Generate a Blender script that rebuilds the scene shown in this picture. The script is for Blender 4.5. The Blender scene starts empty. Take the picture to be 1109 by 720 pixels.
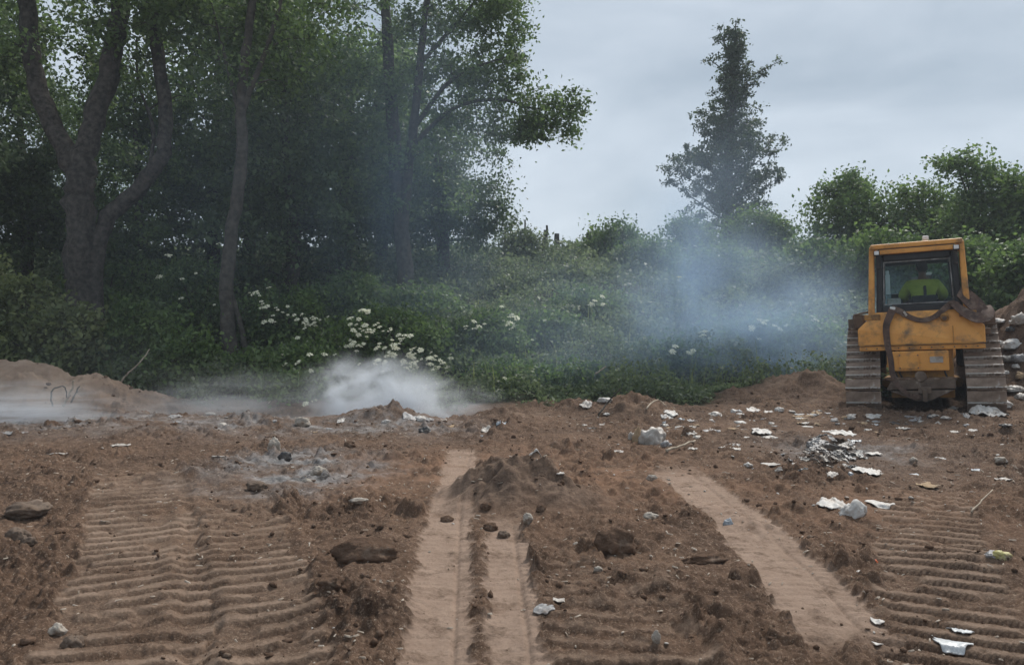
import bpy, bmesh, math, random
import numpy as np
from mathutils import Vector, Matrix, Euler

# ------------------------------------------------------------------ camera, sky, sun, exposure
scene = bpy.context.scene
COL = scene.collection
F, CX, HY, CAMH = 838.0, 554.5, 348.0, 1.6          # focal length (px of 1109 wide), centre, horizon, eye height
cam_d = bpy.data.cameras.new('camera')
cam = bpy.data.objects.new('camera', cam_d); COL.objects.link(cam)
cam.location = (0, 0, CAMH); cam.rotation_euler = (math.radians(90), 0, 0)
cam_d.sensor_width = 36; cam_d.lens = F / 1109 * 36
cam_d.shift_y = -(360 - HY) / 1109
cam_d.clip_start = 0.05; cam_d.clip_end = 1500
scene.camera = cam

SUN_EL, SUN_AZ = math.radians(50), math.radians(34)   # azimuth clockwise from +Y
world = bpy.data.worlds.new('World'); scene.world = world; world.use_nodes = True
nt = world.node_tree; nt.nodes.clear()
def wn(t, **k):
    n = nt.nodes.new(t)
    for a, b in k.items(): setattr(n, a, b)
    return n
wout = wn('ShaderNodeOutputWorld')
sky = wn('ShaderNodeTexSky', sky_type='NISHITA', sun_disc=False, sun_elevation=SUN_EL, sun_rotation=SUN_AZ)
bg1 = wn('ShaderNodeBackground'); bg1.inputs[1].default_value = 0.06
nt.links.new(sky.outputs[0], bg1.inputs[0])
tc = wn('ShaderNodeTexCoord')
mp = wn('ShaderNodeMapping'); mp.inputs['Scale'].default_value = (1.4, 1.4, 3.4); mp.inputs['Location'].default_value = (0.6, 1.9, 0.35)
nt.links.new(tc.outputs['Generated'], mp.inputs[0])
no = wn('ShaderNodeTexNoise'); no.inputs['Scale'].default_value = 2.0; no.inputs['Detail'].default_value = 7; no.inputs['Roughness'].default_value = 0.5
no.inputs['Distortion'].default_value = 0.25
nt.links.new(mp.outputs[0], no.inputs['Vector'])
cr = wn('ShaderNodeValToRGB')
cr.color_ramp.elements[0].position = 0.34; cr.color_ramp.elements[0].color = (0.152, 0.181, 0.211, 1)
cr.color_ramp.elements[1].position = 0.68; cr.color_ramp.elements[1].color = (0.258, 0.285, 0.316, 1)
nt.links.new(no.outputs['Fac'], cr.inputs[0])
bg2 = wn('ShaderNodeBackground'); bg2.inputs[1].default_value = 1.0
nt.links.new(cr.outputs[0], bg2.inputs[0])
mx = wn('ShaderNodeMixShader'); mx.inputs[0].default_value = 0.93
nt.links.new(bg1.outputs[0], mx.inputs[1]); nt.links.new(bg2.outputs[0], mx.inputs[2])
nt.links.new(mx.outputs[0], wout.inputs[0])

sun_d = bpy.data.lights.new('sun', 'SUN'); sun_d.energy = 1.5; sun_d.angle = math.radians(18); sun_d.color = (1.0, 0.96, 0.9)
sun = bpy.data.objects.new('sun', sun_d); COL.objects.link(sun)
sd = Vector((math.sin(SUN_AZ) * math.cos(SUN_EL), math.cos(SUN_AZ) * math.cos(SUN_EL), math.sin(SUN_EL)))
sun.rotation_euler = sd.to_track_quat('Z', 'Y').to_euler(); sun.location = sd * 60

vs = scene.view_settings
vs.view_transform = 'Standard'; vs.look = 'None'; vs.gamma = 1.0; vs.use_curve_mapping = False; vs.exposure = 1.45
scene.render.engine = 'CYCLES'
cy = scene.cycles
cy.max_bounces = 7; cy.diffuse_bounces = 5; cy.glossy_bounces = 2; cy.transmission_bounces = 4
cy.transparent_max_bounces = 8; cy.volume_bounces = 3; cy.use_denoising = True
cy.volume_step_rate = 1.0; cy.volume_max_steps = 128
cy.sample_clamp_indirect = 4.0

# ------------------------------------------------------------------ helpers
RNG = np.random.default_rng(11)
random.seed(5)

_perm = np.random.default_rng(3).permutation(4096)
_g = np.random.default_rng(4).uniform(0, 2 * np.pi, 4096)
_gx, _gy = np.cos(_g), np.sin(_g)
def pn(x, y, seed=0):
    x = np.asarray(x, float) + seed * 17.31; y = np.asarray(y, float) + seed * 9.77
    xi = np.floor(x).astype(np.int64); yi = np.floor(y).astype(np.int64)
    xf, yf = x - xi, y - yi
    def gr(i, j, dx, dy):
        h = _perm[(_perm[i & 4095] + j) & 4095]
        return _gx[h] * dx + _gy[h] * dy
    u = xf * xf * xf * (xf * (xf * 6 - 15) + 10); v = yf * yf * yf * (yf * (yf * 6 - 15) + 10)
    a = gr(xi, yi, xf, yf); b = gr(xi + 1, yi, xf - 1, yf)
    c = gr(xi, yi + 1, xf, yf - 1); d = gr(xi + 1, yi + 1, xf - 1, yf - 1)
    return (a + (b - a) * u) + ((c + (d - c) * u) - (a + (b - a) * u)) * v
def fbm(x, y, o=4, seed=0, gain=0.5):
    t = 0; a = 1.0; s = 1.0
    for k in range(o):
        t = t + a * pn(np.asarray(x) * s, np.asarray(y) * s, seed + k); a *= gain; s *= 2.03
    return t
def sst(a, b, x):
    t = np.clip((x - a) / (b - a), 0, 1); return t * t * (3 - 2 * t)

def worley(x, y, seed=0):
    x = np.asarray(x, float); y = np.asarray(y, float)
    xi = np.floor(x).astype(np.int64); yi = np.floor(y).astype(np.int64)
    f1 = np.full(x.shape, 9.0); rid = np.zeros(x.shape)
    for i in (-1, 0, 1):
        for j in (-1, 0, 1):
            cx_, cy_ = xi + i, yi + j
            h = _perm[(_perm[(cx_ + seed * 37) & 4095] + cy_) & 4095]; h2 = _perm[(h + 911) & 4095]; h3 = _perm[(h + 1777) & 4095]
            d = np.hypot(cx_ + .15 + .7 * h / 4096 - x, cy_ + .15 + .7 * h2 / 4096 - y)
            m = d < f1; f1 = np.where(m, d, f1); rid = np.where(m, h3 / 4096, rid)
    return f1, rid
def clodcaps(x, y, cell, seed, keep=.5):
    wx = x + .25 * cell * pn(x / cell * 1.7, y / cell * 1.7, seed); wy = y + .25 * cell * pn(x / cell * 1.7 + 9, y / cell * 1.7, seed + 1)
    f, r = worley(wx / cell, wy / cell, seed)
    Rr = np.clip((r - (1 - keep)) / keep, 0, 1) * .38 + .10
    Rr = np.where(r > 1 - keep, Rr, 0)
    return cell * np.sqrt(np.clip(Rr * Rr - f * f, 0, None))
def W(px, py, Y):                                     # point at depth Y on the sight line of a photo pixel
    return np.array([(px - CX) / F * Y, Y, CAMH + (HY - py) / F * Y])

# ------------------------------------------------------------------ terrain
def polytrack(x, y, pts):
    """signed across-distance d and along-distance s to a polyline"""
    best = np.full(np.shape(x), 1e9); D = np.zeros(np.shape(x)); S = np.zeros(np.shape(x)); acc = 0
    for (ax, ay), (bx, by) in zip(pts[:-1], pts[1:]):
        L = math.hypot(bx - ax, by - ay); ux, uy = (bx - ax) / L, (by - ay) / L
        s = np.clip((x - ax) * ux + (y - ay) * uy, 0, L)
        dx = x - ax - s * ux; dy = y - ay - s * uy
        dist = np.hypot(dx, dy); m = dist < best
        best = np.where(m, dist, best); D = np.where(m, dx * uy - dy * ux, D); S = np.where(m, s + acc, S); acc += L
    return D, S, best
TYRES = [([(-0.31, 2.2), (-0.36, 3.62), (-0.455, 5.3), (-0.50, 6.2), (-0.60, 9.4)], 0.185, 2.0, 9.8),
         ([(0.05, 2.2), (0.02, 3.62), (-0.04, 5.3), (-0.06, 6.1)], 0.15, 2.0, 6.1),
         ([(1.66, 2.4), (1.70, 4.0), (1.80, 5.0), (1.83, 6.0), (1.78, 7.6), (1.7, 8.4)], 0.27, 3.9, 8.3)]
GROUS = [([(-1.45, 2.2), (-1.95, 4.0), (-2.6, 5.4), (-3.3, 6.9), (-4.4, 9.0)], 0.40, 2.0, 8.8, 0.032, 1),
         ([(-0.95, 2.2), (-1.22, 3.7), (-1.75, 5.0), (-2.45, 6.7), (-3.1, 8.2)], 0.36, 2.0, 7.6, 0.030, 2),
         ([(0.50, 2.2), (0.55, 3.8), (0.62, 5.9), (0.7, 6.5)], 0.39, 2.0, 5.5, 0.030, 3),
         ([(1.45, 2.2), (2.3, 4.0), (2.92, 5.35), (3.8, 7.2), (6.2, 12.6)], 0.36, 2.0, 8.2, 0.040, 4),
         ([(3.2, 2.2), (4.1, 4.0), (5.1, 6.0), (8.0, 12.4)], 0.36, 2.0, 9.0, 0.034, 5)]
HEAPS = [  # x, y, rx, ry, height, lumpiness
    (-0.02, 6.75, 0.46, 0.42, 0.24, .7), (-0.30, 7.15, 0.28, 0.35, 0.15, .7), (.3, 6.9, .35, .3, .12, .9), (0.45, 6.4, 0.5, 0.3, 0.08, .7),
    (0.95, 5.75, 0.45, 0.35, 0.07, .7),
    (-8.9, 14.2, 1.7, 0.9, 0.62, .5), (-6.9, 14.3, 1.3, 0.7, 0.26, .6), (-11.5, 14.6, 2.0, 1.1, 0.6, .5),
    (-3.9, 14.0, 2.3, 0.95, -0.50, .3), (-1.4, 14.2, 1.0, 0.7, -0.3, .3), (-1.95, 12.3, 0.62, 0.42, 0.22, .6), (-2.7, 12.1, 0.6, 0.3, 0.08, .7), (-4.2, 12.0, .8, .35, .06, .8), (-5.6, 12.2, .7, .4, .08, .8),
    (-0.2, 14.4, 1.3, 0.5, 0.08, .8), (1.9, 13.2, 0.7, 0.4, 0.08, .8), (2.9, 13.6, 0.8, 0.4, 0.07, .8),
    (6.05, 16.1, .9, 0.8, 0.55, .35), (4.6, 15.6, 0.9, 0.6, 0.18, .5),
    (10.6, 15.4, 1.35, 1.7, 1.75, .25), (13.0, 15.5, 2.2, 1.8, 1.9, .25), (9.0, 12.2, 1.6, 1.2, 0.03, .5),
    (7.6, 12.0, 1.2, 0.9, 0.02, .6), (-4.6, 7.0, 0.9, 1.4, 0.08, .7), (-5.6, 11.2, 1.6, 0.8, 0.12, .6),
    (-0.95, 5.0, 0.30, 0.9, 0.07, .7), (-0.72, 3.6, 0.22, 0.9, 0.06, .7), (1.15, 3.9, 0.25, 0.7, 0.06, .7)]
_hr = np.random.default_rng(64)
for _k in range(26):
    HEAPS.append((_hr.uniform(-6.5, 8.5), _hr.uniform(10.6, 14.4), _hr.uniform(.22, .6), _hr.uniform(.18, .4), _hr.uniform(.04, .15), .9))
for _k in range(16):
    HEAPS.append((_hr.uniform(-3.8, 4.5), _hr.uniform(4.2, 9.5), _hr.uniform(.14, .34), _hr.uniform(.12, .3), _hr.uniform(.03, .08), .9))
def terrain(x, y, detail=True):
    x = np.asarray(x, float); y = np.asarray(y, float)
    s = np.clip(y - 15.8, 0, None)
    z = 6.2 * (1 - np.exp(-(s * s / (s + 3)) * 0.075))
    z = z + np.where(y > 15, 0.25 * sst(15, 19, y) * fbm(x * .25, y * .25, 3, 5), 0)
    z = z + 0.05 * fbm(x * 0.45, y * 0.45, 2, 21)
    # the dozer stands on slightly higher ground on its right-hand side
    z = z + 0.10 * sst(7.0, 9.5, x) * sst(10.5, 12.5, y) * (1 - sst(17, 19, y))
    for hx, hy, rx, ry, hh, lump in HEAPS:
        d2 = ((x - hx) / rx) ** 2 + ((y - hy) / ry) ** 2
        near = d2 < 9
        if near.any():
            add = np.zeros(np.shape(x)); xn, yn = x[near], y[near]
            add[near] = hh * np.exp(-d2[near] * 0.9) * (1 + lump * fbm(xn / rx * 1.7 + hx, yn / ry * 1.7, 3, 31)); z = z + add
    tyre = np.zeros(np.shape(x)); grou = np.zeros(np.shape(x)); gh = np.zeros(np.shape(x)); press = np.zeros(np.shape(x)); lug = np.zeros(np.shape(x))
    wob = 0.035 * fbm(x * 2.6, y * 2.6, 4, 41, .65)
    crest = np.zeros(np.shape(x))
    heapmask = np.exp(-(((x + 0.02) / 0.50) ** 2 + ((y - 6.75) / 0.50) ** 2) ** 2)
    for pts, w, y0, y1 in TYRES:
        D, S, B = polytrack(x, y, pts)
        m = (1 - sst(w - 0.02, w + 0.015, np.abs(D) + 1.5 * wob + .014 * np.sign(np.cos(2 * np.pi * S / .105 + 5 * wob / .035)))) * sst(y0 - .3, y0 + .3, y + 3 * wob) * (1 - sst(y1 - 0.5, y1 + 0.3, y + 6 * wob))
        m = m * (B < w + .1) * (1 - heapmask)
        tyre = np.maximum(tyre, m)
        press = press + m * 0.016
        bank = np.exp(-((np.abs(D) - w - 0.06) / 0.045) ** 2) * (B < w + .25) * sst(y0, y0 + .5, y) * (1 - sst(y1 - .5, y1, y))
        z = z + 0.016 * bank * (0.6 + fbm(x * 5, y * 5, 2, 43))
        lug = lug + m * (0.018 * (0.5 + 0.5 * np.cos(2 * np.pi * (S + 0.25 * np.abs(D)) / 0.085)) * (0.4 + np.clip(fbm(x * 2, y * 2, 2, 45), 0, 1)) * (.25 + .75 * sst(0.2 * w, 0.8 * w, np.abs(D))) - 0.016 * np.exp(-((D - 0.45 * w) / 0.013) ** 2))
    for pts, w, y0, y1, amp, sd_ in GROUS:
        D, S, B = polytrack(x, y, pts)
        m = (1 - sst(w - 0.03, w + 0.03, np.abs(D) + 2.4 * wob)) * sst(y0 - .3, y0 + .3, y) * (1 - sst(y1 - 2.6, y1 + 0.6, y + 14 * wob))
        m = m * (B < w + .15) * (1 - tyre) * (1 - heapmask)
        ph = S / 0.175 + (0.12 if sd_ == 2 else 0.03) * fbm(x * 1.3, y * 1.3, 2, 50 + sd_) + 0.5 * D * (0.35 if sd_ < 3 else 0.1)
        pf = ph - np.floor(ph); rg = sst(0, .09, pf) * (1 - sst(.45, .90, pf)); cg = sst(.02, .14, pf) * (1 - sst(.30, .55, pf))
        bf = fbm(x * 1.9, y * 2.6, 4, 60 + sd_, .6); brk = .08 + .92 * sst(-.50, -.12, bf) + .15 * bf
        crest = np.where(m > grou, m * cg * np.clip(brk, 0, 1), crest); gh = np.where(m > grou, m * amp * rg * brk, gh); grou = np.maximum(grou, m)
        press = press + m * 0.02
        bank = np.exp(-((np.abs(D) - w - 0.07) / 0.06) ** 2) * (B < w + .3) * sst(y0, y0 + .5, y) * (1 - sst(y1 - 1, y1, y))
        z = z + 0.03 * bank * (0.5 + fbm(x * 4, y * 4, 2, 70))
    z = z - press
    veg = sst(15.3, 16.0, y + 0.9 * np.exp(-((x - 2) / 3.2) ** 4) + 1.3 * fbm(x * .7, y * .7, 4, 80) - 1.3 * np.exp(-((x - 5.9) / 1.3) ** 2) - 3.4 * sst(8.4, 9.6, x) + 0.3 * np.exp(-((x + 8) / 3) ** 2))
    if detail:
        rough = np.clip(0.70 + 1.0 * fbm(x * 0.8, y * 0.8, 3, 90), 0.25, 1.4) * (1 - 0.95 * tyre) * (1 - 0.86 * grou)
        inb = (y > 2) & (y < 18)
        caps = np.zeros(np.shape(x)); xs_, ys_ = x[inb], y[inb]
        caps[inb] = .75 * clodcaps(xs_, ys_, .21, 3, .30) + .85 * clodcaps(xs_, ys_, .10, 5, .42) + .8 * clodcaps(xs_, ys_, .055, 8, .5)
        bl = np.abs(pn(x * 3.1, y * 3.1, 101)) * 0.085 + np.abs(pn(x * 7.3, y * 7.3, 102)) * 0.055 + np.abs(pn(x * 16, y * 16, 103)) * 0.030
        fine = pn(x * 34, y * 34, 104) * 0.010 + pn(x * 61, y * 61, 105) * 0.006
        cl = np.clip(pn(x * 9.1, y * 9.1, 106) - 0.18, 0, 1) * 0.10 + np.clip(pn(x * 19, y * 19, 107) - 0.15, 0, 1) * 0.05
        z = z + rough * (1.15 * bl - 0.03 + .9 * cl + 1.0 * caps) + 1.1 * fine * (0.25 + rough) * (1 - .7 * tyre) + gh + lug
        z = z + tyre * 0.004 * pn(x * 25, y * 25, 108)
    else:
        z = z + gh * 0.5
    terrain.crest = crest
    return z, tyre, grou, veg
def gz(x, y, detail=True):
    return float(terrain(np.array([x]), np.array([y]), detail)[0][0])
def G(px, py):                                        # where the sight line of a photo pixel meets the ground
    best = None
    Ys = np.linspace(3.0, 60, 2400)
    X = (px - CX) / F * Ys; Z = CAMH + (HY - py) / F * Ys
    H = terrain(X, Ys, False)[0]
    k = np.argmax(Z <= H)
    return float(X[k]), float(Ys[k])

# ------------------------------------------------------------------ object helpers
def link(o, parent=None):
    COL.objects.link(o)
    if parent is not None: o.parent = parent
    return o
def tag(o, label=None, cat=None, group=None, kind=None):
    if label: o['label'] = label
    if cat: o['category'] = cat
    if group: o['group'] = group
    if kind: o['kind'] = kind
    return o
def empty(name, loc=(0, 0, 0), rot=(0, 0, 0)):
    o = bpy.data.objects.new(name, None); o.empty_display_size = 0.3
    o.location = loc; o.rotation_euler = rot
    return link(o)
def mesh_np(name, V, Fq, mats=None, smooth=False):
    """fast mesh from arrays; Fq is (n,3) or (n,4)"""
    V = np.asarray(V, np.float32); Fq = np.asarray(Fq, np.int32)
    me = bpy.data.meshes.new(name)
    n, k = Fq.shape
    me.vertices.add(len(V)); me.vertices.foreach_set('co', V.ravel())
    me.loops.add(n * k); me.loops.foreach_set('vertex_index', Fq.ravel())
    me.polygons.add(n)
    me.polygons.foreach_set('loop_start', np.arange(0, n * k, k, dtype=np.int32))
    me.polygons.foreach_set('loop_total', np.full(n, k, np.int32))
    if smooth: me.polygons.foreach_set('use_smooth', np.ones(n, bool))
    me.update(calc_edges=True)
    if mats: me.materials.append(mats)
    return me
class MB:
    """collects shapes into one mesh"""
    def __init__(s): s.v = []; s.f = []
    def add(s, vs_, fs):
        o = len(s.v); s.v += [tuple(map(float, p)) for p in vs_]; s.f += [tuple(i + o for i in f) for f in fs]; return s
    def box(s, c, d, rot=None):
        hx, hy, hz = d[0] / 2, d[1] / 2, d[2] / 2
        p = [Vector((sx * hx, sy * hy, sz * hz)) for sx in (-1, 1) for sy in (-1, 1) for sz in (-1, 1)]
        if rot is not None: m = Euler(rot).to_matrix(); p = [m @ q for q in p]
        p = [q + Vector(c) for q in p]
        return s.add(p, [(0, 1, 3, 2), (4, 6, 7, 5), (0, 4, 5, 1), (2, 3, 7, 6), (0, 2, 6, 4), (1, 5, 7, 3)])
    def hull8(s, a, b):      # two quads a (back) and b (front), same order
        return s.add(list(a) + list(b), [(3, 2, 1, 0), (4, 5, 6, 7), (0, 1, 5, 4), (1, 2, 6, 5), (2, 3, 7, 6), (3, 0, 4, 7)])
    def prism(s, prof, y0, y1):   # profile in (x,z), extruded along y
        n = len(prof)
        v = [(x, y0, z) for x, z in prof] + [(x, y1, z) for x, z in prof]
        return s.add(v, [tuple(range(n)), tuple(range(2 * n - 1, n - 1, -1))] + [(i, i + n, (i + 1) % n + n, (i + 1) % n) for i in range(n)])
    def xprism(s, prof, x0, x1):  # profile in (y,z), extruded along x
        n = len(prof)
        v = [(x0, y, z) for y, z in prof] + [(x1, y, z) for y, z in prof]
        return s.add(v, [tuple(range(n)), tuple(range(2 * n - 1, n - 1, -1))] + [(i, i + n, (i + 1) % n + n, (i + 1) % n) for i in range(n)])
    def tube(s, pts, rad, sides=8, caps=True):
        V, Fs = tube_np([np.array(p, float) for p in pts], rad if hasattr(rad, '__len__') else [rad] * len(pts), sides)
        o = len(V); s.add(V, [tuple(f) for f in Fs])
        if caps:
            b = len(s.v) - o
            s.f.append(tuple(b + i for i in range(sides - 1, -1, -1))); s.f.append(tuple(b + o - sides + i for i in range(sides)))
        return s
    def build(s, name, mat, parent=None, bevel=0, smooth=False, seg=2):
        me = bpy.data.meshes.new(name); me.from_pydata(s.v, [], s.f); me.update()
        bm = bmesh.new(); bm.from_mesh(me); bmesh.ops.recalc_face_normals(bm, faces=bm.faces); bm.to_mesh(me); bm.free()
        if mat: me.materials.append(mat)
        if smooth: me.polygons.foreach_set('use_smooth', np.ones(len(me.polygons), bool))
        o = bpy.data.objects.new(name, me); link(o, parent)
        if bevel:
            m = o.modifiers.new('b', 'BEVEL'); m.width = bevel; m.segments = seg; m.limit_method = 'ANGLE'; m.angle_limit = 0.6
        return o
def tube_np(P, R, sides):
    P = np.asarray(P, float); n = len(P)
    T = np.gradient(P, axis=0); T /= np.linalg.norm(T, axis=1)[:, None] + 1e-9
    ref = np.array([0.3, 0.9, 0.1]) if abs(T[0] @ np.array([0.3, 0.9, 0.1])) < 0.85 else np.array([1.0, 0, 0.1])
    A = np.cross(T, ref); A /= np.linalg.norm(A, axis=1)[:, None] + 1e-9
    B = np.cross(T, A)
    a = np.arange(sides) * 2 * np.pi / sides
    V = P[:, None, :] + np.asarray(R)[:, None, None] * (np.cos(a)[None, :, None] * A[:, None, :] + np.sin(a)[None, :, None] * B[:, None, :])
    i = np.arange(n - 1)[:, None] * sides; j = np.arange(sides)[None, :]; j2 = (j + 1) % sides
    Fq = np.stack([i + j, i + j2, i + sides + j2, i + sides + j], -1).reshape(-1, 4)
    return V.reshape(-1, 3), Fq

# ------------------------------------------------------------------ materials
def mat_new(name):
    m = bpy.data.materials.new(name); m.use_nodes = True
    t = m.node_tree; t.nodes.clear()
    out = t.nodes.new('ShaderNodeOutputMaterial')
    def N(ty, **k):
        n = t.nodes.new(ty)
        for a, b in k.items():
            if isinstance(a, str) and hasattr(n, a) and a not in n.inputs: setattr(n, a, b)
            else: n.inputs[a].default_value = b
        return n
    L = t.links.new
    return m, t, N, L, out
def rgba(c): return (c[0], c[1], c[2], 1)
def noise_mat(name, c1, c2, scale=6, rough=0.8, c3=None, s3=2.0, th=(0.5, 0.62), bump=0.3, bscale=40, metal=0, detail=6, spec=0.3, bdist=0.01, lo=0.35, hi=0.65):
    m, t, N, L, out = mat_new(name)
    tcx = N('ShaderNodeTexCoord')
    n1 = N('ShaderNodeTexNoise', Scale=scale, Detail=detail, Roughness=0.6); L(tcx.outputs['Object'], n1.inputs['Vector'])
    r1 = N('ShaderNodeValToRGB'); r1.color_ramp.elements[0].position = lo; r1.color_ramp.elements[1].position = hi
    r1.color_ramp.elements[0].color = rgba(c1); r1.color_ramp.elements[1].color = rgba(c2)
    L(n1.outputs['Fac'], r1.inputs[0]); colr = r1.outputs[0]
    if c3 is not None:
        n3 = N('ShaderNodeTexNoise', Scale=s3, Detail=8, Roughness=0.68); L(tcx.outputs['Object'], n3.inputs['Vector'])
        mr = N('ShaderNodeMapRange'); mr.inputs[1].default_value = th[0]; mr.inputs[2].default_value = th[1]; L(n3.outputs['Fac'], mr.inputs[0])
        mxn = N('ShaderNodeMix', data_type='RGBA'); L(mr.outputs[0], mxn.inputs[0]); L(colr, mxn.inputs[6]); mxn.inputs[7].default_value = rgba(c3)
        colr = mxn.outputs[2]
    b = N('ShaderNodeBsdfPrincipled'); b.inputs['Roughness'].default_value = rough; b.inputs['Metallic'].default_value = metal
    b.inputs['Specular IOR Level'].default_value = spec
    L(colr, b.inputs['Base Color'])
    if bump:
        n2 = N('ShaderNodeTexNoise', Scale=bscale, Detail=6, Roughness=0.65); L(tcx.outputs['Object'], n2.inputs['Vector'])
        bp = N('ShaderNodeBump'); bp.inputs['Strength'].default_value = bump; bp.inputs['Distance'].default_value = bdist
        L(n2.outputs['Fac'], bp.inputs['Height']); L(bp.outputs[0], b.inputs['Normal'])
    L(b.outputs[0], out.inputs[0])
    return m
def leaf_mat(name, dark, light, trans=0.42, rough=0.55, clump=0.35):
    m, t, N, L, out = mat_new(name)
    at = N('ShaderNodeAttribute', attribute_name='leafvar')
    tcx = N('ShaderNodeTexCoord')
    n1 = N('ShaderNodeTexNoise', Scale=clump * 2.2, Detail=3); L(tcx.outputs['Object'], n1.inputs['Vector'])
    a1 = N('ShaderNodeMath', operation='MULTIPLY_ADD'); L(n1.outputs['Fac'], a1.inputs[0]); a1.inputs[1].default_value = 2.0; a1.inputs[2].default_value = -1.0
    a2 = N('ShaderNodeMath', operation='ADD', use_clamp=True); L(a1.outputs[0], a2.inputs[0]); L(at.outputs['Fac'], a2.inputs[1])
    r = N('ShaderNodeValToRGB'); r.color_ramp.elements[0].color = rgba(dark); r.color_ramp.elements[1].color = rgba(light)
    L(a2.outputs[0], r.inputs[0])
    b = N('ShaderNodeBsdfPrincipled'); b.inputs['Roughness'].default_value = rough; b.inputs['Specular IOR Level'].default_value = 0.35
    L(r.outputs[0], b.inputs['Base Color'])
    tr = N('ShaderNodeBsdfTranslucent')
    hs = N('ShaderNodeHueSaturation'); hs.inputs['Value'].default_value = 1.3; hs.inputs['Saturation'].default_value = 1.1; L(r.outputs[0], hs.inputs['Color']); L(hs.outputs[0], tr.inputs[0])
    mxs = N('ShaderNodeMixShader'); mxs.inputs[0].default_value = trans; L(b.outputs[0], mxs.inputs[1]); L(tr.outputs[0], mxs.inputs[2])
    L(mxs.outputs[0], out.inputs[0])
    return m
M = {}
M['leaf_wood'] = leaf_mat('leaf_wood', (0.057, 0.091, 0.036), (0.156, 0.221, 0.084))
M['leaf_mid'] = leaf_mat('leaf_mid', (0.054, 0.092, 0.035), (0.159, 0.230, 0.078))
M['leaf_olive'] = leaf_mat('leaf_olive', (0.088, 0.116, 0.047), (0.224, 0.254, 0.106))
M['leaf_fresh'] = leaf_mat('leaf_fresh', (0.055, 0.095, 0.030), (0.150, 0.215, 0.066))
M['leaf_dusk'] = leaf_mat('leaf_dusk', (0.054, 0.082, 0.042), (0.134, 0.187, 0.085), trans=0.36)
M['leaf_hill'] = leaf_mat('leaf_hill', (0.072, 0.098, 0.055), (0.180, 0.222, 0.114), clump=0.25)
M['leaf_cone'] = leaf_mat('leaf_cone', (0.030, 0.046, 0.026), (0.078, 0.108, 0.052))
M['bark'] = noise_mat('bark', (0.034, 0.030, 0.027), (0.105, 0.093, 0.081), scale=9, rough=0.95, bump=0.9, bscale=26, bdist=0.03, spec=0.1)
M['bark_pale'] = noise_mat('bark_pale', (0.05, 0.045, 0.038), (0.11, 0.098, 0.084), scale=7, rough=0.95, bump=0.8, bscale=30, bdist=0.02, spec=0.1)
M['twig'] = noise_mat('twig', (0.05, 0.04, 0.032), (0.09, 0.075, 0.06), scale=4, rough=0.95, bump=0, spec=0.1)
M['flower'] = noise_mat('flower', (0.62, 0.61, 0.42), (0.78, 0.76, 0.58), scale=14, rough=0.9, bump=0, spec=0.1)
M['deadwood'] = noise_mat('deadwood', (0.24, 0.19, 0.14), (0.42, 0.36, 0.28), scale=12, rough=0.9, bump=0.4, bscale=50, spec=0.15)
M['stone'] = noise_mat('stone', (0.095, 0.068, 0.051), (0.195, 0.148, 0.115), scale=7, rough=0.95, c3=(0.12, 0.085, 0.062), s3=3, bump=0.7, bscale=30, bdist=0.015, spec=0.15)
M['stone_pale'] = noise_mat('stone_pale', (0.28, 0.24, 0.20), (0.44, 0.40, 0.345), scale=9, rough=0.9, c3=(0.20, 0.15, 0.11), s3=4, bump=0.6, bscale=40, spec=0.2)
M['clod'] = noise_mat('clod', (0.066, 0.041, 0.028), (0.165, 0.105, 0.072), scale=1.3, rough=0.98, c3=(0.26, 0.20, 0.155), s3=5, th=(0.56, 0.7), bump=0.8, bscale=30, bdist=0.03, spec=0.1)
M['plastic'] = noise_mat('plastic', (0.38, 0.355, 0.325), (0.60, 0.58, 0.55), scale=7, rough=0.6, c3=(0.30, 0.24, 0.19), s3=11, th=(0.47, 0.66), bump=0.5, bscale=28, bdist=0.01, spec=0.5)
M['plastic_dirty'] = noise_mat('plastic_dirty', (0.30, 0.265, 0.23), (0.50, 0.465, 0.42), scale=8, rough=0.5, c3=(0.17, 0.125, 0.095), s3=6, th=(0.48, 0.68), bump=0.5, bscale=30, bdist=0.01, spec=0.4)
M['plastic_grey'] = noise_mat('plastic_grey', (0.17, 0.165, 0.165), (0.40, 0.39, 0.38), scale=8, rough=0.5, c3=(0.11, 0.085, 0.07), s3=6, th=(0.46, 0.66), bump=0.5, bscale=30, bdist=0.01, spec=0.4)
M['plastic_clear'] = noise_mat('plastic_clear', (0.34, 0.35, 0.35), (0.52, 0.53, 0.53), scale=6, rough=0.4, c3=(0.28, 0.22, 0.17), s3=5, th=(0.60, 0.8), bump=0.4, bscale=25, bdist=0.01, spec=0.6)
M['plastic_blue'] = noise_mat('plastic_blue', (0.17, 0.19, 0.21), (0.32, 0.345, 0.37), scale=9, rough=0.4, bump=0.4, bscale=30, spec=0.5)
M['plastic_orange'] = noise_mat('plastic_orange', (0.55, 0.10, 0.03), (0.70, 0.17, 0.06), scale=9, rough=0.45, bump=0.3, bscale=30)
M['plastic_yellow'] = noise_mat('plastic_yellow', (0.34, 0.30, 0.10), (0.50, 0.45, 0.20), scale=9, rough=0.5, c3=(0.18, 0.14, 0.09), s3=7, bump=0.4, bscale=30)
M['plastic_black'] = noise_mat('plastic_black', (0.02, 0.02, 0.022), (0.06, 0.058, 0.056), scale=7, rough=0.45, c3=(0.12, 0.09, 0.07), s3=5, th=(0.5, 0.7), bump=0.4, bscale=30, spec=0.4)
M['card'] = noise_mat('card', (0.28, 0.19, 0.11), (0.42, 0.31, 0.20), scale=6, rough=0.9, c3=(0.14, 0.10, 0.07), s3=5, bump=0.3, bscale=30)
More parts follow.
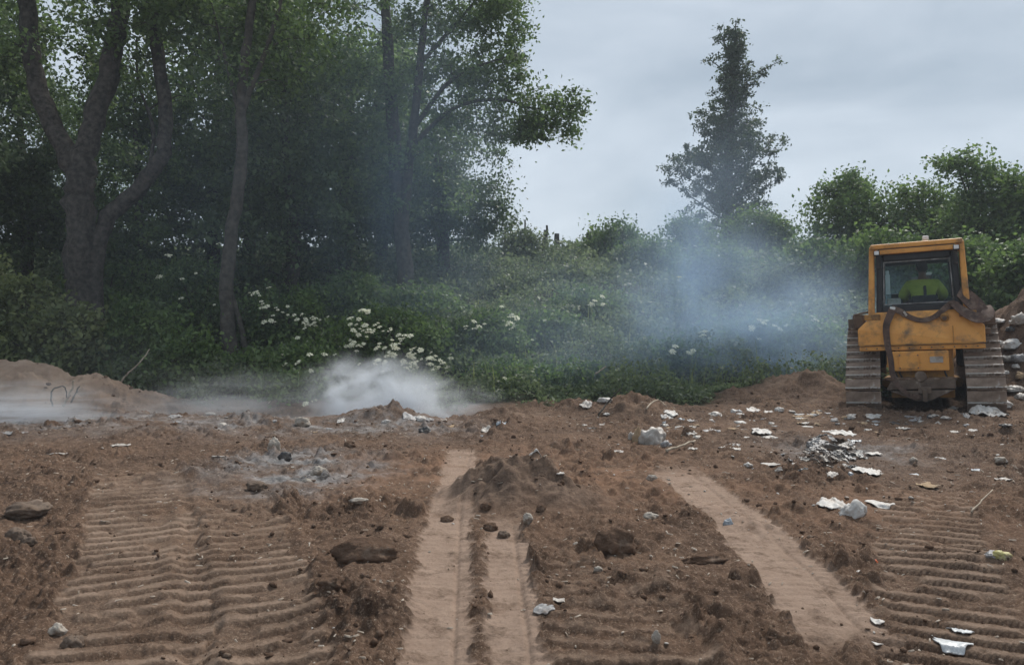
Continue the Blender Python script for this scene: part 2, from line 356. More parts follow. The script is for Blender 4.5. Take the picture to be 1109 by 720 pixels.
M['yellow'] = noise_mat('yellow', (0.61, 0.270, 0.058), (0.71, 0.338, 0.082), scale=2.6, rough=0.5, c3=(0.17, 0.105, 0.055), s3=3.0, th=(0.50, 0.70), bump=0.15, bscale=60, bdist=0.004, spec=0.35)
M['yellow_dirty'] = noise_mat('yellow_dirty', (0.30, 0.150, 0.045), (0.44, 0.225, 0.065), scale=3, rough=0.7, c3=(0.11, 0.075, 0.05), s3=3.5, th=(0.46, 0.64), bump=0.3, bscale=50, bdist=0.006, spec=0.2)
M['mudsteel'] = noise_mat('mudsteel', (0.085, 0.060, 0.045), (0.17, 0.125, 0.095), scale=5, rough=0.85, c3=(0.30, 0.24, 0.19), s3=6, th=(0.56, 0.7), bump=0.6, bscale=40, bdist=0.012, spec=0.2)
M['track'] = noise_mat('track', (0.15, 0.105, 0.078), (0.29, 0.215, 0.165), scale=5, rough=0.8, c3=(0.36, 0.33, 0.30), s3=9, th=(0.60, 0.72), bump=0.5, bscale=40, bdist=0.01, spec=0.3)
M['grouser'] = noise_mat('grouser', (0.26, 0.23, 0.20), (0.55, 0.53, 0.50), scale=8, rough=0.4, c3=(0.14, 0.10, 0.075), s3=8, th=(0.5, 0.6), bump=0.3, bscale=40, metal=0.35, spec=0.5)
M['darksteel'] = noise_mat('darksteel', (0.018, 0.017, 0.017), (0.045, 0.040, 0.037), scale=6, rough=0.7, c3=(0.09, 0.065, 0.05), s3=5, bump=0.3, bscale=50)
M['blackframe'] = noise_mat('blackframe', (0.010, 0.011, 0.013), (0.020, 0.021, 0.024), scale=5, rough=0.45, bump=0.1, bscale=40, spec=0.4)
M['belt'] = noise_mat('belt', (0.050, 0.030, 0.024), (0.115, 0.070, 0.052), scale=7, rough=0.8, c3=(0.17, 0.12, 0.09), s3=6, bump=0.4, bscale=60, bdist=0.005)
M['white'] = noise_mat('white', (0.62, 0.62, 0.60), (0.78, 0.78, 0.76), scale=8, rough=0.5, bump=0.1, bscale=30)
M['seat'] = noise_mat('seat', (0.016, 0.016, 0.018), (0.035, 0.035, 0.038), scale=8, rough=0.8, bump=0.2, bscale=60)
M['skin'] = noise_mat('skin', (0.16, 0.085, 0.055), (0.20, 0.11, 0.075), scale=8, rough=0.6, bump=0.05)
M['hair'] = noise_mat('hair', (0.010, 0.009, 0.009), (0.022, 0.020, 0.019), scale=30, rough=0.7, bump=0.5, bscale=90)
M['hivis'] = noise_mat('hivis', (0.29, 0.33, 0.04), (0.42, 0.45, 0.07), scale=5, rough=0.75, bump=0.7, bscale=14, bdist=0.03)
M['trouser'] = noise_mat('trouser', (0.02, 0.025, 0.04), (0.04, 0.045, 0.06), scale=8, rough=0.9, bump=0.4, bscale=20)
def glass_mat():
    m, t, N, L, out = mat_new('cab_glass')
    tr = N('ShaderNodeBsdfTransparent'); tr.inputs[0].default_value = (0.84, 0.91, 0.92, 1)
    gl = N('ShaderNodeBsdfGlossy'); gl.inputs['Roughness'].default_value = 0.03; gl.inputs[0].default_value = (0.9, 0.95, 1, 1)
    df = N('ShaderNodeBsdfDiffuse'); df.inputs[0].default_value = (0.30, 0.28, 0.24, 1)
    fr = N('ShaderNodeFresnel'); fr.inputs[0].default_value = 1.2
    tcx = N('ShaderNodeTexCoord'); n = N('ShaderNodeTexNoise', Scale=3.0, Detail=6); L(tcx.outputs['Object'], n.inputs['Vector'])
    mr = N('ShaderNodeMapRange'); mr.inputs[1].default_value = 0.45; mr.inputs[2].default_value = 0.8; mr.inputs[3].default_value = 0.0; mr.inputs[4].default_value = 0.010; L(n.outputs['Fac'], mr.inputs[0])
    m1 = N('ShaderNodeMixShader'); L(mr.outputs[0], m1.inputs[0]); L(tr.outputs[0], m1.inputs[1]); L(df.outputs[0], m1.inputs[2])
    m2 = N('ShaderNodeMixShader'); L(fr.outputs[0], m2.inputs[0]); L(m1.outputs[0], m2.inputs[1]); L(gl.outputs[0], m2.inputs[2])
    L(m2.outputs[0], out.inputs[0]); return m
M['glass'] = glass_mat()

def ground_mat():
    m, t, N, L, out = mat_new('ground')
    tcx = N('ShaderNodeTexCoord'); V = tcx.outputs['Object']
    def noise(s, d=6, r=0.6):
        n = N('ShaderNodeTexNoise', Scale=s, Detail=d, Roughness=r); L(V, n.inputs['Vector']); return n.outputs['Fac']
    def ramp(f, p0, p1, c0, c1):
        r = N('ShaderNodeValToRGB'); e = r.color_ramp.elements
        e[0].position = p0; e[1].position = p1; e[0].color = rgba(c0); e[1].color = rgba(c1); L(f, r.inputs[0]); return r.outputs[0]
    def rng_(f, a, b, c=0, d=1):
        r = N('ShaderNodeMapRange'); L(f, r.inputs[0])
        for i, q in enumerate((a, b, c, d)): r.inputs[1 + i].default_value = q
        return r.outputs[0]
    def mix(f, a, b):
        x = N('ShaderNodeMix', data_type='RGBA')
        if isinstance(f, (int, float)): x.inputs[0].default_value = f
        else: L(f, x.inputs[0])
        L(a, x.inputs[6]) if not isinstance(a, tuple) else setattr(x.inputs[6], 'default_value', rgba(a))
        L(b, x.inputs[7]) if not isinstance(b, tuple) else setattr(x.inputs[7], 'default_value', rgba(b))
        return x.outputs[2]
    def mul(a, b):
        x = N('ShaderNodeMath', operation='MULTIPLY', use_clamp=True); L(a, x.inputs[0])
        if isinstance(b, (int, float)): x.inputs[1].default_value = b
        else: L(b, x.inputs[1])
        return x.outputs[0]
    at = lambda n: N('ShaderNodeAttribute', attribute_name=n).outputs['Fac']
    base = ramp(noise(1.1, 8), 0.32, 0.68, (0.056, 0.034, 0.023), (0.142, 0.087, 0.057))
    base = mix(mul(rng_(noise(9, 8, .7), 0.45, 0.7), 0.65), base, (0.215, 0.140, 0.097))
    base = mix(mul(rng_(noise(48, 4, .7), 0.56, 0.66), 0.65), base, (0.33, 0.242, 0.178))
    base = mix(mul(rng_(noise(16, 8, .8), 0.47, 0.36), 0.8), base, (0.058, 0.038, 0.028))
    base = mix(mul(rng_(noise(75, 3, .6), 0.60, 0.70), 0.7), base, (0.30, 0.222, 0.162))
    base = mix(mul(rng_(noise(36, 5, .7), 0.44, 0.34), 0.7), base, (0.050, 0.033, 0.025))
    base = mix(mul(at('red'), rng_(noise(2.5, 6), 0.35, 0.65)), base, (0.235, 0.138, 0.088))
    pale = ramp(noise(7, 8, .7), 0.3, 0.7, (0.255, 0.178, 0.132), (0.355, 0.258, 0.196))
    pale = mix(mul(rng_(noise(40, 4, .6), 0.55, 0.7), 0.6), pale, (0.24, 0.170, 0.126))
    base = mix(at('loose'), base, ramp(noise(14, 7, .7), 0.35, 0.65, (0.075, 0.050, 0.037), (0.20, 0.138, 0.100)))
    base = mix(mul(mul(at('tyre'), rng_(noise(4.5, 8, .75), 0.30, 0.50)), 0.95), base, pale)
    base = mix(mul(at('tawny'), rng_(noise(5, 6, .65), 0.25, 0.5)), base, (0.30, 0.215, 0.158))
    ash = ramp(noise(6, 8, .7), 0.35, 0.66, (0.06, 0.055, 0.053), (0.36, 0.345, 0.335))
    base = mix(mul(at('ash'), rng_(noise(2.2, 6), 0.34, 0.56)), base, ash)
    base = mix(at('sand'), base, ramp(noise(3, 8, .65), 0.3, 0.7, (0.27, 0.19, 0.138), (0.41, 0.305, 0.232)))
    veg = ramp(noise(1.5, 6), 0.35, 0.7, (0.030, 0.034, 0.020), (0.060, 0.062, 0.034))
    base = mix(at('veg'), base, veg)
    b = N('ShaderNodeBsdfPrincipled'); b.inputs['Roughness'].default_value = 0.97; b.inputs['Specular IOR Level'].default_value = 0.12
    L(base, b.inputs['Base Color'])
    h1 = N('ShaderNodeBump'); h1.inputs['Strength'].default_value = 0.9; h1.inputs['Distance'].default_value = 0.022; L(noise(30, 9, .75), h1.inputs['Height'])
    h2 = N('ShaderNodeBump'); h2.inputs['Strength'].default_value = 0.8; h2.inputs['Distance'].default_value = 0.006; L(noise(90, 4, .6), h2.inputs['Height']); L(h1.outputs[0], h2.inputs['Normal'])
    L(h2.outputs[0], b.inputs['Normal']); L(b.outputs[0], out.inputs[0]); return m
M['ground'] = ground_mat()

# ------------------------------------------------------------------ ground sheet
def build_ground():
    ys = [-20, -14, -9, -6, -2, 0, 1.0, 1.7, 2.2]
    y = 2.5
    while y < 17.5: ys.append(y); y += 0.0030 * y + 0.0010
    while y < 48: ys.append(y); y += 0.4
    ys += [52, 58, 66, 76, 90]
    ys = np.array(ys, float)
    t = np.concatenate([[-3, -2, -1.6, -1.3, -1.12], np.linspace(-1, 1, 740), [1.12, 1.3, 1.6, 2, 3]])
    wid = 0.70 * np.clip(ys, 2.2, 17.5) + 0.9
    wid = np.where(ys > 17.5, wid + (ys - 17.5) * 0.45, wid)
    Y, T = np.meshgrid(ys, t, indexing='ij'); X = T * wid[:, None]
    far = np.abs(T) > 1.01
    X = np.where(far, np.sign(T) * (wid[:, None] + (np.abs(T) - 1) * 20), X)
    sh = X.shape
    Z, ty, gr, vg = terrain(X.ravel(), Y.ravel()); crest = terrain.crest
    Z = Z + np.random.default_rng(17).normal(size=Z.shape) * .002 * (1 - .8 * ty) * (Y.ravel() < 18) * (Y.ravel() > 2)
    V = np.stack([X.ravel(), Y.ravel(), Z], 1)
    nr, nc = sh
    i = np.arange(nr - 1)[:, None] * nc; j = np.arange(nc - 1)[None, :]
    Fq = np.stack([i + j, i + j + 1, i + nc + j + 1, i + nc + j], -1).reshape(-1, 4)
    me = mesh_np('ground', V, Fq, M['ground'], smooth=True)
    x, y = X.ravel(), Y.ravel()
    nz = fbm(x * 1.3, y * 1.3, 4, 200)
    ash = np.exp(-(((x + 2.35) / 1.0) ** 2 + ((y - 8.4) / 1.3) ** 2) ** 2) + 0.9 * np.exp(-((y - 11.6) / 0.9) ** 2) * (1 - sst(-1.6, 0.2, x)) + 0.7 * np.exp(-(((x - 4.2) / .9) ** 2 + ((y - 9.6) / 1.0) ** 2))
    ash = np.clip(ash * (0.8 + 1.2 * nz), 0, 1)
    red = np.exp(-(((x - 0.7) / 1.5) ** 2 + ((y - 8.0) / 1.8) ** 2)) + .8 * np.exp(-(((x + 1.3) / 1.0) ** 2 + ((y - 8.2) / 1.2) ** 2)) + 0.7 * np.exp(-(((x - 3.2) / 1.5) ** 2 + ((y - 6.6) / 1.0) ** 2))
    sand = np.clip(np.exp(-(((x + 9.2) / 2.6) ** 2 + ((y - 14.2) / 1.3) ** 2) ** 2) * 1.2 + .5 * nz - .1, 0, 1) * (y > 11)
    tawny = np.clip((gr * np.where(x < 0, .26, 0.04) + crest * np.where(x < 0, .6, .7)) * np.clip(0.8 + 1.0 * nz, 0.1, 1), 0, 1)  # paler tan over the grouser bands, strongest along the ridge crests
    loose = np.clip(np.exp(-(((x - .1) / .75) ** 2 + ((y - 6.75) / .62) ** 2) ** 2) * (.8 + nz), 0, 1) * (1 - ty)
    for nm, a in (('loose', loose), ('tyre', ty), ('veg', vg), ('ash', ash), ('red', np.clip(red, 0, 1)), ('sand', sand), ('tawny', np.clip(tawny, 0, 1))):
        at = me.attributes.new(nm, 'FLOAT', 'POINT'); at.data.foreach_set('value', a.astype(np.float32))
    o = bpy.data.objects.new('ground', me); link(o); tag(o, kind='structure')
    return o
build_ground()

# ------------------------------------------------------------------ foliage
def leaf_arrays(pos, size, rng, up=0.6, aspect=0.62, droop=0.25, jit=0.5):
    n = len(pos)
    d = rng.normal(size=(n, 3)); d[:, 2] -= droop; d /= np.linalg.norm(d, axis=1)[:, None]
    nn = rng.normal(size=(n, 3)) + np.array([0, 0, up * 2]); nn -= (nn * d).sum(1)[:, None] * d
    nn /= np.linalg.norm(nn, axis=1)[:, None] + 1e-6
    s = np.cross(d, nn)
    L = (np.asarray(size) * (1 + jit * rng.uniform(-1, 1, n)))[:, None]
    Wd = L * aspect * 0.5
    base = pos - d * L * 0.5
    mid = base + d * L * 0.42 + nn * L * 0.10
    V = np.stack([base, mid + s * Wd, base + d * L - nn * L * 0.04, mid - s * Wd], 1).reshape(-1, 3)
    Fq = np.arange(4 * n).reshape(n, 4)
    return V, Fq
def leaves_obj(name, pos, size, mat, rng, parent=None, var=None, **k):
    pos = np.asarray(pos, float)
    V, Fq = leaf_arrays(pos, size, rng, **k)
    me = mesh_np(name, V, Fq, mat)
    v = rng.uniform(0.0, 1.0, len(pos)) if var is None else var
    at = me.attributes.new('leafvar', 'FLOAT', 'FACE'); at.data.foreach_set('value', v.astype(np.float32))
    o = bpy.data.objects.new(name, me); link(o, parent); return o
def ell_points(specs, rng, mind):
    """clump centres in ellipsoids: (centre, radii, count)"""
    out = []
    for c, r, n in specs:
        got = []; tries = 0
        while len(got) < n and tries < n * 30:
            tries += 1
            d = rng.normal(size=3); d /= np.linalg.norm(d); q = rng.uniform() ** 0.42
            p = np.array(c) + d * q * np.array(r)
            if all(np.sum((p - g) ** 2) > mind * mind for g in got): got.append(p)
        out += got
    return np.array(out)
def smooth_path(pts, n=4):
    P = [np.array(p, float) for p in pts]; out = []
    for i in range(len(P) - 1):
        p0 = P[max(i - 1, 0)]; p1 = P[i]; p2 = P[i + 1]; p3 = P[min(i + 2, len(P) - 1)]
        for k in range(n):
            t = k / n
            out.append(0.5 * ((2 * p1) + (-p0 + p2) * t + (2 * p0 - 5 * p1 + 4 * p2 - p3) * t * t + (-p0 + 3 * p1 - 3 * p2 + p3) * t ** 3))
    out.append(P[-1]); return np.array(out)
def make_tree(name, base, trunks, clumps, clr, per, leaf, lmat, bmat, seed, twigs=5, up=0.5, trunk_sides=12, limb=0.014, flat=0.75, spray=0.35, leafdroop=0.25, rough=0.10):
    """trunks: list of (points, radii) in world space; clumps: leaf clump centres; clr: clump radius; per: leaves per clump"""
    rng = np.random.default_rng(seed)
    base = np.array(base, float)
    root = empty(name, base)
    TV, TF = [], []; off = 0
    nodes, nrad = [], []
    def addtube(P, R, sides, bumpy=0.0):
        nonlocal off
        V, Fq = tube_np(P, R, sides)
        if bumpy:
            c = np.repeat(P, sides, 0); rr = np.repeat(np.asarray(R), sides)
            ang = np.tile(np.arange(sides), len(P)); lv = np.repeat(np.arange(len(P)), sides)
            V = c + (V - c) * (1 + bumpy * (np.sin(ang * 2.4 + seed) * .6 + rng.normal(size=len(V)) * .6))[:, None]
        TV.append(V); TF.append(Fq + off); off += len(V)
    for pts, rad in trunks:
        P = smooth_path(pts, 5) - base
        R = np.interp(np.linspace(0, 1, len(P)), np.linspace(0, 1, len(rad)), rad)
        P[1:-1] += rng.normal(size=(len(P) - 2, 3)) * 0.12 * R[1:-1, None]
        addtube(P, R, trunk_sides, rough)
        nodes += list(P); nrad += list(R)
    nodes = np.array(nodes); nrad = np.array(nrad)
    C = np.asarray(clumps) - base
    d0 = np.array([np.min(np.sum((nodes - c) ** 2, 1)) for c in C]); C = C[np.argsort(d0)]
    LP, LS = [], []
    for c in C:
        v = c - nodes; dist = np.linalg.norm(v, axis=1)
        cost = dist + np.clip(nodes[:, 2] - c[2] + 0.25 * dist, 0, None) * 1.2
        k = int(np.argmin(cost)); a = nodes[k]; Ld = dist[k]
        if Ld > 0.05:
            side = rng.normal(size=3) * 0.10 * Ld; side[2] += 0.10 * Ld
            t = np.linspace(0, 1, 6)[:, None]
            P = a * (1 - t) + c * t + side * (4 * t * (1 - t)) + rng.normal(size=(6, 3)) * 0.02 * Ld * (t * (1 - t) * 4)
            r0 = min(nrad[k] * 0.7, 0.012 + limb * Ld); R = np.linspace(r0, 0.007, 6)
            addtube(P, R, 5)
            nodes = np.vstack([nodes, P[2:]]); nrad = np.concatenate([nrad, R[2:]])
        rr = clr * rng.uniform(0.7, 1.3); n = int(per * rng.uniform(0.6, 1.4))
        tw = rng.normal(size=(max(twigs, 3) + 2, 3)) * np.array([1, 1, flat]); tw /= np.linalg.norm(tw, axis=1)[:, None]
        tw *= rr * rng.uniform(0.6, 1.25, len(tw))[:, None]; tw[:, 2] *= flat
        if twigs:
            for w in tw[:twigs]:
                t = np.linspace(0, 1, 3)[:, None]
                addtube(c + w * t + np.array([0, 0, .05]) * rr * t * (1 - t), [0.009, 0.006, 0.002], 3)
        pick = rng.integers(0, len(tw), n); s = rng.uniform(0.1, 1.08, n) ** 0.75
        LP.append(c + tw[pick] * s[:, None] + rng.normal(size=(n, 3)) * spray * rr * np.array([1, 1, flat]))
    V = np.vstack(TV); Fq = np.vstack(TF)
    me = mesh_np('trunk', V, Fq, bmat, smooth=True)
    link(bpy.data.objects.new('trunk', me), root)
    LP = np.vstack(LP)
    leaves_obj('crown', LP, np.full(len(LP), leaf), lmat, rng, root, up=up, droop=leafdroop)
    return root
def copy_tree(src, loc, rz, sc, name=None):
    r = src.copy(); COL.objects.link(r); r.location = loc; r.rotation_euler = (0, 0, rz); r.scale = sc
    for ch in list(src.children):
        c = ch.copy(); COL.objects.link(c); c.parent = r
    return r
def Wz(px, py, Y): return tuple(W(px, py, Y))
def base_at(px, Y, sink=0.05):
    x = (px - CX) / F * Y; return np.array([x, Y, gz(x, Y, False) - sink])

# --- the big forked tree at the left
def forked_tree():
    Y = 19.0; b = base_at(88, Y, 0.2)
    p = lambda x, y, dy=0: Wz(x, y, Y + dy)
    tr = [([b, b + (0.0, 0, 0.5), p(87, 320), p(88, 250), p(88, 205), p(92, 170), p(104, 125), p(120, 70), p(130, 10), p(136, -70, .3), p(150, -170, .6)],
           [.46, .38, .34, .33, .33, .27, .24, .22, .21, .17, .08]),
          ([p(86, 240), p(84, 200), p(70, 160), p(48, 115), p(36, 70), p(29, 0), p(20, -80, -.4), p(2, -160, -.6)], [.20, .24, .22, .21, .20, .19, .15, .06]),
          ([b + (0.3, .1, 0.2), p(101, 290, .1), p(118, 235, .2), p(150, 205, .3), p(174, 172, .3), p(180, 125, .3), p(172, 60, .3), p(165, 0, .3), p(172, -90, .5), p(185, -150, .5)],
           [.26, .22, .19, .18, .17, .16, .15, .14, .11, .05]),
          ([p(160, 195, .3), p(166, 140, .6), p(150, 90, 1.0), p(148, 40, 1.3)], [.05, .045, .035, .02])]
    rng = np.random.default_rng(71)
    cl = ell_points([(p(80, -40), (5.2, 3.6, 2.6), 36), (p(20, 60, .8), (2.2, 2.0, 1.9), 16), (p(155, 50, .8), (1.8, 1.8, 1.8), 12), (p(90, 60, 1.6), (2.6, 1.2, 1.3), 12), (p(200, -20), (2.5, 2.5, 1.8), 18)], rng, 0.55)
    t = make_tree('forked_tree', b, tr, cl, 0.62, 210, 0.125, M['leaf_wood'], M['bark'], 72, twigs=4, trunk_sides=18)
    tag(t, 'huge old forked tree with thick bare dark trunk splitting into heavy limbs at far left', 'tree')
forked_tree()

def slender_tree():
    Y = 18.4; b = base_at(250, Y, 0.2)
    p = lambda x, y, dy=0: Wz(x, y, Y + dy)
    tr = [([b + (0.1, 0, 0), b + (0.03, 0, .5), p(245, 320), p(249, 270), p(257, 215), p(262, 165), p(262, 110), p(266, 55), p(274, 0), p(280, -90), p(288, -160)], [.27, .19, .17, .15, .14, .135, .12, .105, .09, .06, .02]),
          ([p(262, 125), p(272, 95, -.1), p(288, 55, -.2), p(304, 0, -.2), p(318, -70)], [.07, .065, .055, .045, .015]),
          ([p(258, 120), p(252, 95, .1), p(238, 40, .3), p(228, 0, .3)], [.05, .045, .03, .02]),
          ([b + (0.45, 0.1, 0), p(268, 385), p(259, 345), p(250, 315)], [.12, .08, .06, .04])]
    rng = np.random.default_rng(81)
    cl = ell_points([(p(275, -60), (3.0, 2.6, 2.2), 20), (p(300, 40, .4), (1.6, 1.6, 1.6), 13), (p(222, 30, .5), (1.6, 1.6, 1.5), 12)], rng, 0.5)
    t = make_tree('slender_tree', b, tr, cl, 0.6, 200, 0.12, M['leaf_wood'], M['bark_pale'], 82, twigs=4, trunk_sides=12)
    tag(t, 'slender grey tree with gently bent bare trunk right of the forked tree', 'tree')
slender_tree()

def smoky_tree():
    Y = 23.0; b = base_at(440, Y, 0.2)
    p = lambda x, y, dy=0: Wz(x, y, Y + dy)
    tr = [([b, p(440, 320), p(436, 270), p(430, 210), p(425, 130), p(420, 50), p(416, -30), p(410, -130)], [.30, .25, .22, .20, .18, .16, .13, .04]),
          ([p(436, 260), p(440, 210, -.1), p(446, 150, -.2), p(455, 70, -.3), p(463, 0, -.3), p(478, -100)], [.12, .14, .13, .11, .09, .03]),
          ([p(448, 140, -.2), p(480, 95, -.4), p(510, 75, -.6), p(548, 62, -.6)], [.07, .06, .045, .015]),
          ([p(445, 160, -.2), p(490, 118, -.5), p(540, 108, -.7), p(580, 118, -.8), p(608, 116, -.8)], [.07, .055, .045, .03, .012]),
          ([p(455, 70, -.3), p(490, 30), p(525, -10), p(550, -40)], [.06, .05, .035, .012])]
    rng = np.random.default_rng(91)
    cl = ell_points([(p(420, -30), (3.6, 3.0, 3.0), 46), (p(420, 110), (2.6, 2.2, 1.9), 34), (p(500, 25), (2.1, 1.8, 1.7), 46), (p(545, 30), (1.1, 1.2, 1.5), 16),
                     (p(535, 100, -.5), (1.5, .9, .7), 16), (p(592, 128, -.8), (0.85, .7, .65), 13), (p(560, 140, -.7), (.8, .6, .45), 8), (p(616, 108, -.8), (.35, .4, .35), 4),
                     (p(525, 138, -.5), (.5, .5, .4), 4), (p(445, 200, .3), (2.2, 1.6, 1.3), 20), (p(475, 115, .2), (1.7, 1.4, 1.2), 18)], rng, 0.42)
    t = make_tree('smoky_tree', b, tr, cl, 0.46, 150, 0.115, M['leaf_wood'], M['bark'], 92, twigs=5, limb=0.011)
    tag(t, 'tall smoke-veiled tree with twin stems and long leafy branch reaching right over the sky', 'tree')
smoky_tree()

def round_tree():
    Y = 27.0; b = base_at(478, Y, 0.2)
    p = lambda x, y, dy=0: Wz(x, y, Y + dy)
    tr = [([b, p(480, 300), p(478, 240), p(474, 180), p(470, 130)], [.3, .24, .2, .14, .05])]
    rng = np.random.default_rng(95)
    cl = ell_points([(p(470, 190), (2.5, 2.4, 2.0), 60), (p(505, 225), (1.5, 1.8, 1.4), 26), (p(462, 265), (2.2, 2.0, 1.3), 26), (p(528, 243), (.7, .8, .6), 8)], rng, 0.5)
    t = make_tree('round_tree', b, tr, cl, 0.62, 190, 0.12, M['leaf_dusk'], M['bark'], 96, twigs=3)
    tag(t, 'dark rounded leafy tree in front of open sky behind the smoke-veiled tree', 'tree')
round_tree()

# --- prototypes of the wood behind, then copies
def wood_proto(seed, h, r, mat, loc):
    rng = np.random.default_rng(seed); b = np.array(loc, float)
    lean = rng.normal(size=2) * 0.4
    tr = [([b, b + (0, 0, h * .25), b + (lean[0] * .5, lean[1] * .5, h * .5), b + (lean[0], lean[1], h * .9)], [.24, .2, .15, .03])]
    cl = ell_points([(b + (0, 0, h * .58), (r, r, h * .40), 62), (b + (0, 0, h * .30), (r * .95, r * .95, h * .20), 30), (b + (lean[0], lean[1], h * .88), (r * .6, r * .6, h * .16), 12)], rng, 0.55)
    return make_tree('woodland_tree', b, tr, cl, 0.78, 215, 0.15, mat, M['bark'], seed + 1, twigs=2, trunk_sides=9)
WOOD = [  # px x, depth, proto, scale, label
    (30, 25.0, 0, .86, 'dark leafy woodland tree directly behind the left limb of the forked tree'),
    (155, 24.0, 1, .80, 'dark leafy woodland tree filling the gap right of the forked tree'),
    (232, 26.5, 2, 1.02, 'dense dark woodland tree just behind the slender grey trunk'),
    (318, 23.5, 0, .98, 'dense dark tree between the slender grey trunk and the smoke-veiled tree'),
    (372, 27.5, 1, 1.10, 'shadowy woodland tree behind the left stem of the smoke-veiled tree'),
    (-60, 22.0, 2, 1.05, 'dark woodland tree cut by the left edge of the picture'),
    (95, 30.0, 1, .86, 'far woodland tree seen between the two main limbs of the forked tree'),
    (270, 31.0, 0, 1.12, 'far woodland tree rising behind the top of the slender trunk'),
    (415, 31.0, 2, 1.05, 'far woodland tree low behind the twin stems in the smoke')]
protos = {}
PW = [(501, 9.6, 2.7, 'leaf_dusk'), (511, 9.0, 2.9, 'leaf_wood'), (521, 10.2, 2.6, 'leaf_dusk')]
for k, (px, Y, pi, sc, lab) in enumerate(WOOD):
    b = base_at(px, Y, 0.15)
    if pi not in protos:
        t = wood_proto(PW[pi][0], PW[pi][1], PW[pi][2], M[PW[pi][3]], b); protos[pi] = t
        t.scale = (sc, sc, sc)
    else:
        t = copy_tree(protos[pi], b, k * 2.1, (sc, sc * 1.02, sc * (0.95 + .1 * math.sin(k * 3))))
    tag(t, lab, 'tree', 'trees of the dark wood on the left')

def conical_tree():
    Y = 41.0; b = base_at(789, Y, 0.2)
    p = lambda x, y, dy=0: Wz(x, y, Y + dy)
    tr = [([b, p(788, 240), p(789, 180), p(793, 120), p(795, 70), p(797, 22)], [.38, .33, .25, .17, .09, .015]),
          ([p(793, 110), p(812, 85), p(830, 74), p(846, 66)], [.05, .04, .03, .01]), ([p(795, 70), p(784, 45), p(777, 28)], [.04, .03, .01]),
          ([p(793, 90), p(778, 72), p(767, 64)], [.04, .03, .01])]
    rng = np.random.default_rng(301)
    cl = []
    def hw(y):    # half-width of the crown (px) at photo row y
        return np.interp(y, [18, 45, 70, 90, 120, 160, 185, 210, 235, 260], [2, 7, 11, 15, 26, 46, 63, 63, 56, 44])
    for k in range(84):
        f = max(0.0, (k + rng.uniform(-.3, .3)) / 84); ys_ = 262 - 225 * f ** 1.05            # row where the limb leaves the stem
        a = k * 2.4 + rng.uniform(-.4, .4); rise = rng.uniform(.25, .75)
        wpx = hw(ys_ - 10) * rng.uniform(.62, 1.12)
        cxp = np.interp(ys_, [20, 100, 180, 240], [797, 794, 788, 788])
        a0 = np.array(p(cxp, ys_)); out = np.array([math.cos(a), math.sin(a), 0]) * wpx / F * Y
        e = a0 + out + np.array([0, 0, rise * wpx / F * Y])
        tr.append(([a0, a0 * .6 + e * .4 + (0, 0, -.05), e], [.06 * (1 - f) + .02, .035 * (1 - f) + .012, .008]))
        m_ = max(2, int(wpx / 7))
        for t_ in np.linspace(.22, 1.0, m_ + 1):
            cl.append(a0 * (1 - t_) + e * t_ + rng.normal(size=3) * .16)
            if t_ > .5 and rng.uniform() < .6: cl.append(a0 * (1 - t_) + e * t_ + np.array([rng.normal() * .4, rng.normal() * .4, rng.uniform(.1, .5)]))
    for x, y in ((797, 24), (790, 34), (800, 38), (780, 30), (776, 62), (768, 66), (786, 52), (812, 84), (822, 78), (832, 73), (843, 66), (826, 82), (808, 100), (728, 170), (722, 183), (844, 195), (848, 150)):
        cl.append(np.array(p(x, y)))
    t = make_tree('conical_tree', b, tr, np.array(cl), 0.36, 50, 0.145, M['leaf_cone'], M['bark'], 302, twigs=4, limb=0.012, trunk_sides=9, spray=.30)
    tag(t, 'tall narrow cone-shaped dark tree standing alone against the grey sky', 'tree')
conical_tree()

def hedge_tree(px, top, halfw, Y, mat, seed, label, n=60, leaf=0.14, per=128, cl_r=.55, base_py=None, name='hedge_tree', group='trees and tall bushes along the right-hand hedge', extra=(), wisps=(), low=0.12):
    b = base_at(px, Y, 0.15); topz = CAMH + (HY - top) / F * Y; h = topz - b[2]; r = halfw / F * Y
    rng = np.random.default_rng(seed)
    tr = []
    for k in range(3):
        a = rng.uniform(0, 6.28); q = np.array([math.cos(a), math.sin(a), 0]) * r * .35
        tr.append(([b + q * .2, b + q * .5 + (0, 0, h * .3), b + q + (0, 0, h * .6), b + q * 1.1 + (0, 0, h * .9)], [.10, .08, .05, .012]))
    specs = [(b + (0, 0, h * .52), (r, r * .9, h * .40), n), (b + (0, 0, h * .2), (r * .95, r * .9, h * .2), n // 3), (b + (0, 0, h * .85), (r * .55, r * .5, h * .12), n // 7)]
    for ex in extra: specs.append((W(ex[0], ex[1], Y), tuple(q / F * Y for q in ex[2:5]), ex[5]))
    cl = ell_points(specs, rng, 0.4)
    for wp in wisps:
        pts = [W(x, y, Y) for x, y in wp]; tr.append((pts, list(np.linspace(.035, .006, len(pts)))))
        cl = np.vstack([cl] + [q[None] + rng.normal(size=(1, 3)) * .1 for q in smooth_path(pts, 2)[2:]])
    cl = cl[cl[:, 2] > b[2] + low * h]
    t = make_tree(name, b, tr, cl, cl_r, per, leaf, mat, M['twig'], seed + 1, twigs=2, trunk_sides=7, spray=.38)
    return tag(t, label, 'tree' if 'tree' in name else 'bush', group)
hedge_tree(922, 186, 46, 30.0, M['leaf_mid'], 401, 'broad leafy hedge tree left of the bulldozer cab against the sky', n=70)
hedge_tree(997, 198, 38, 30.0, M['leaf_fresh'], 411, 'bright green leafy hedge tree directly above the bulldozer cab roof', n=60)
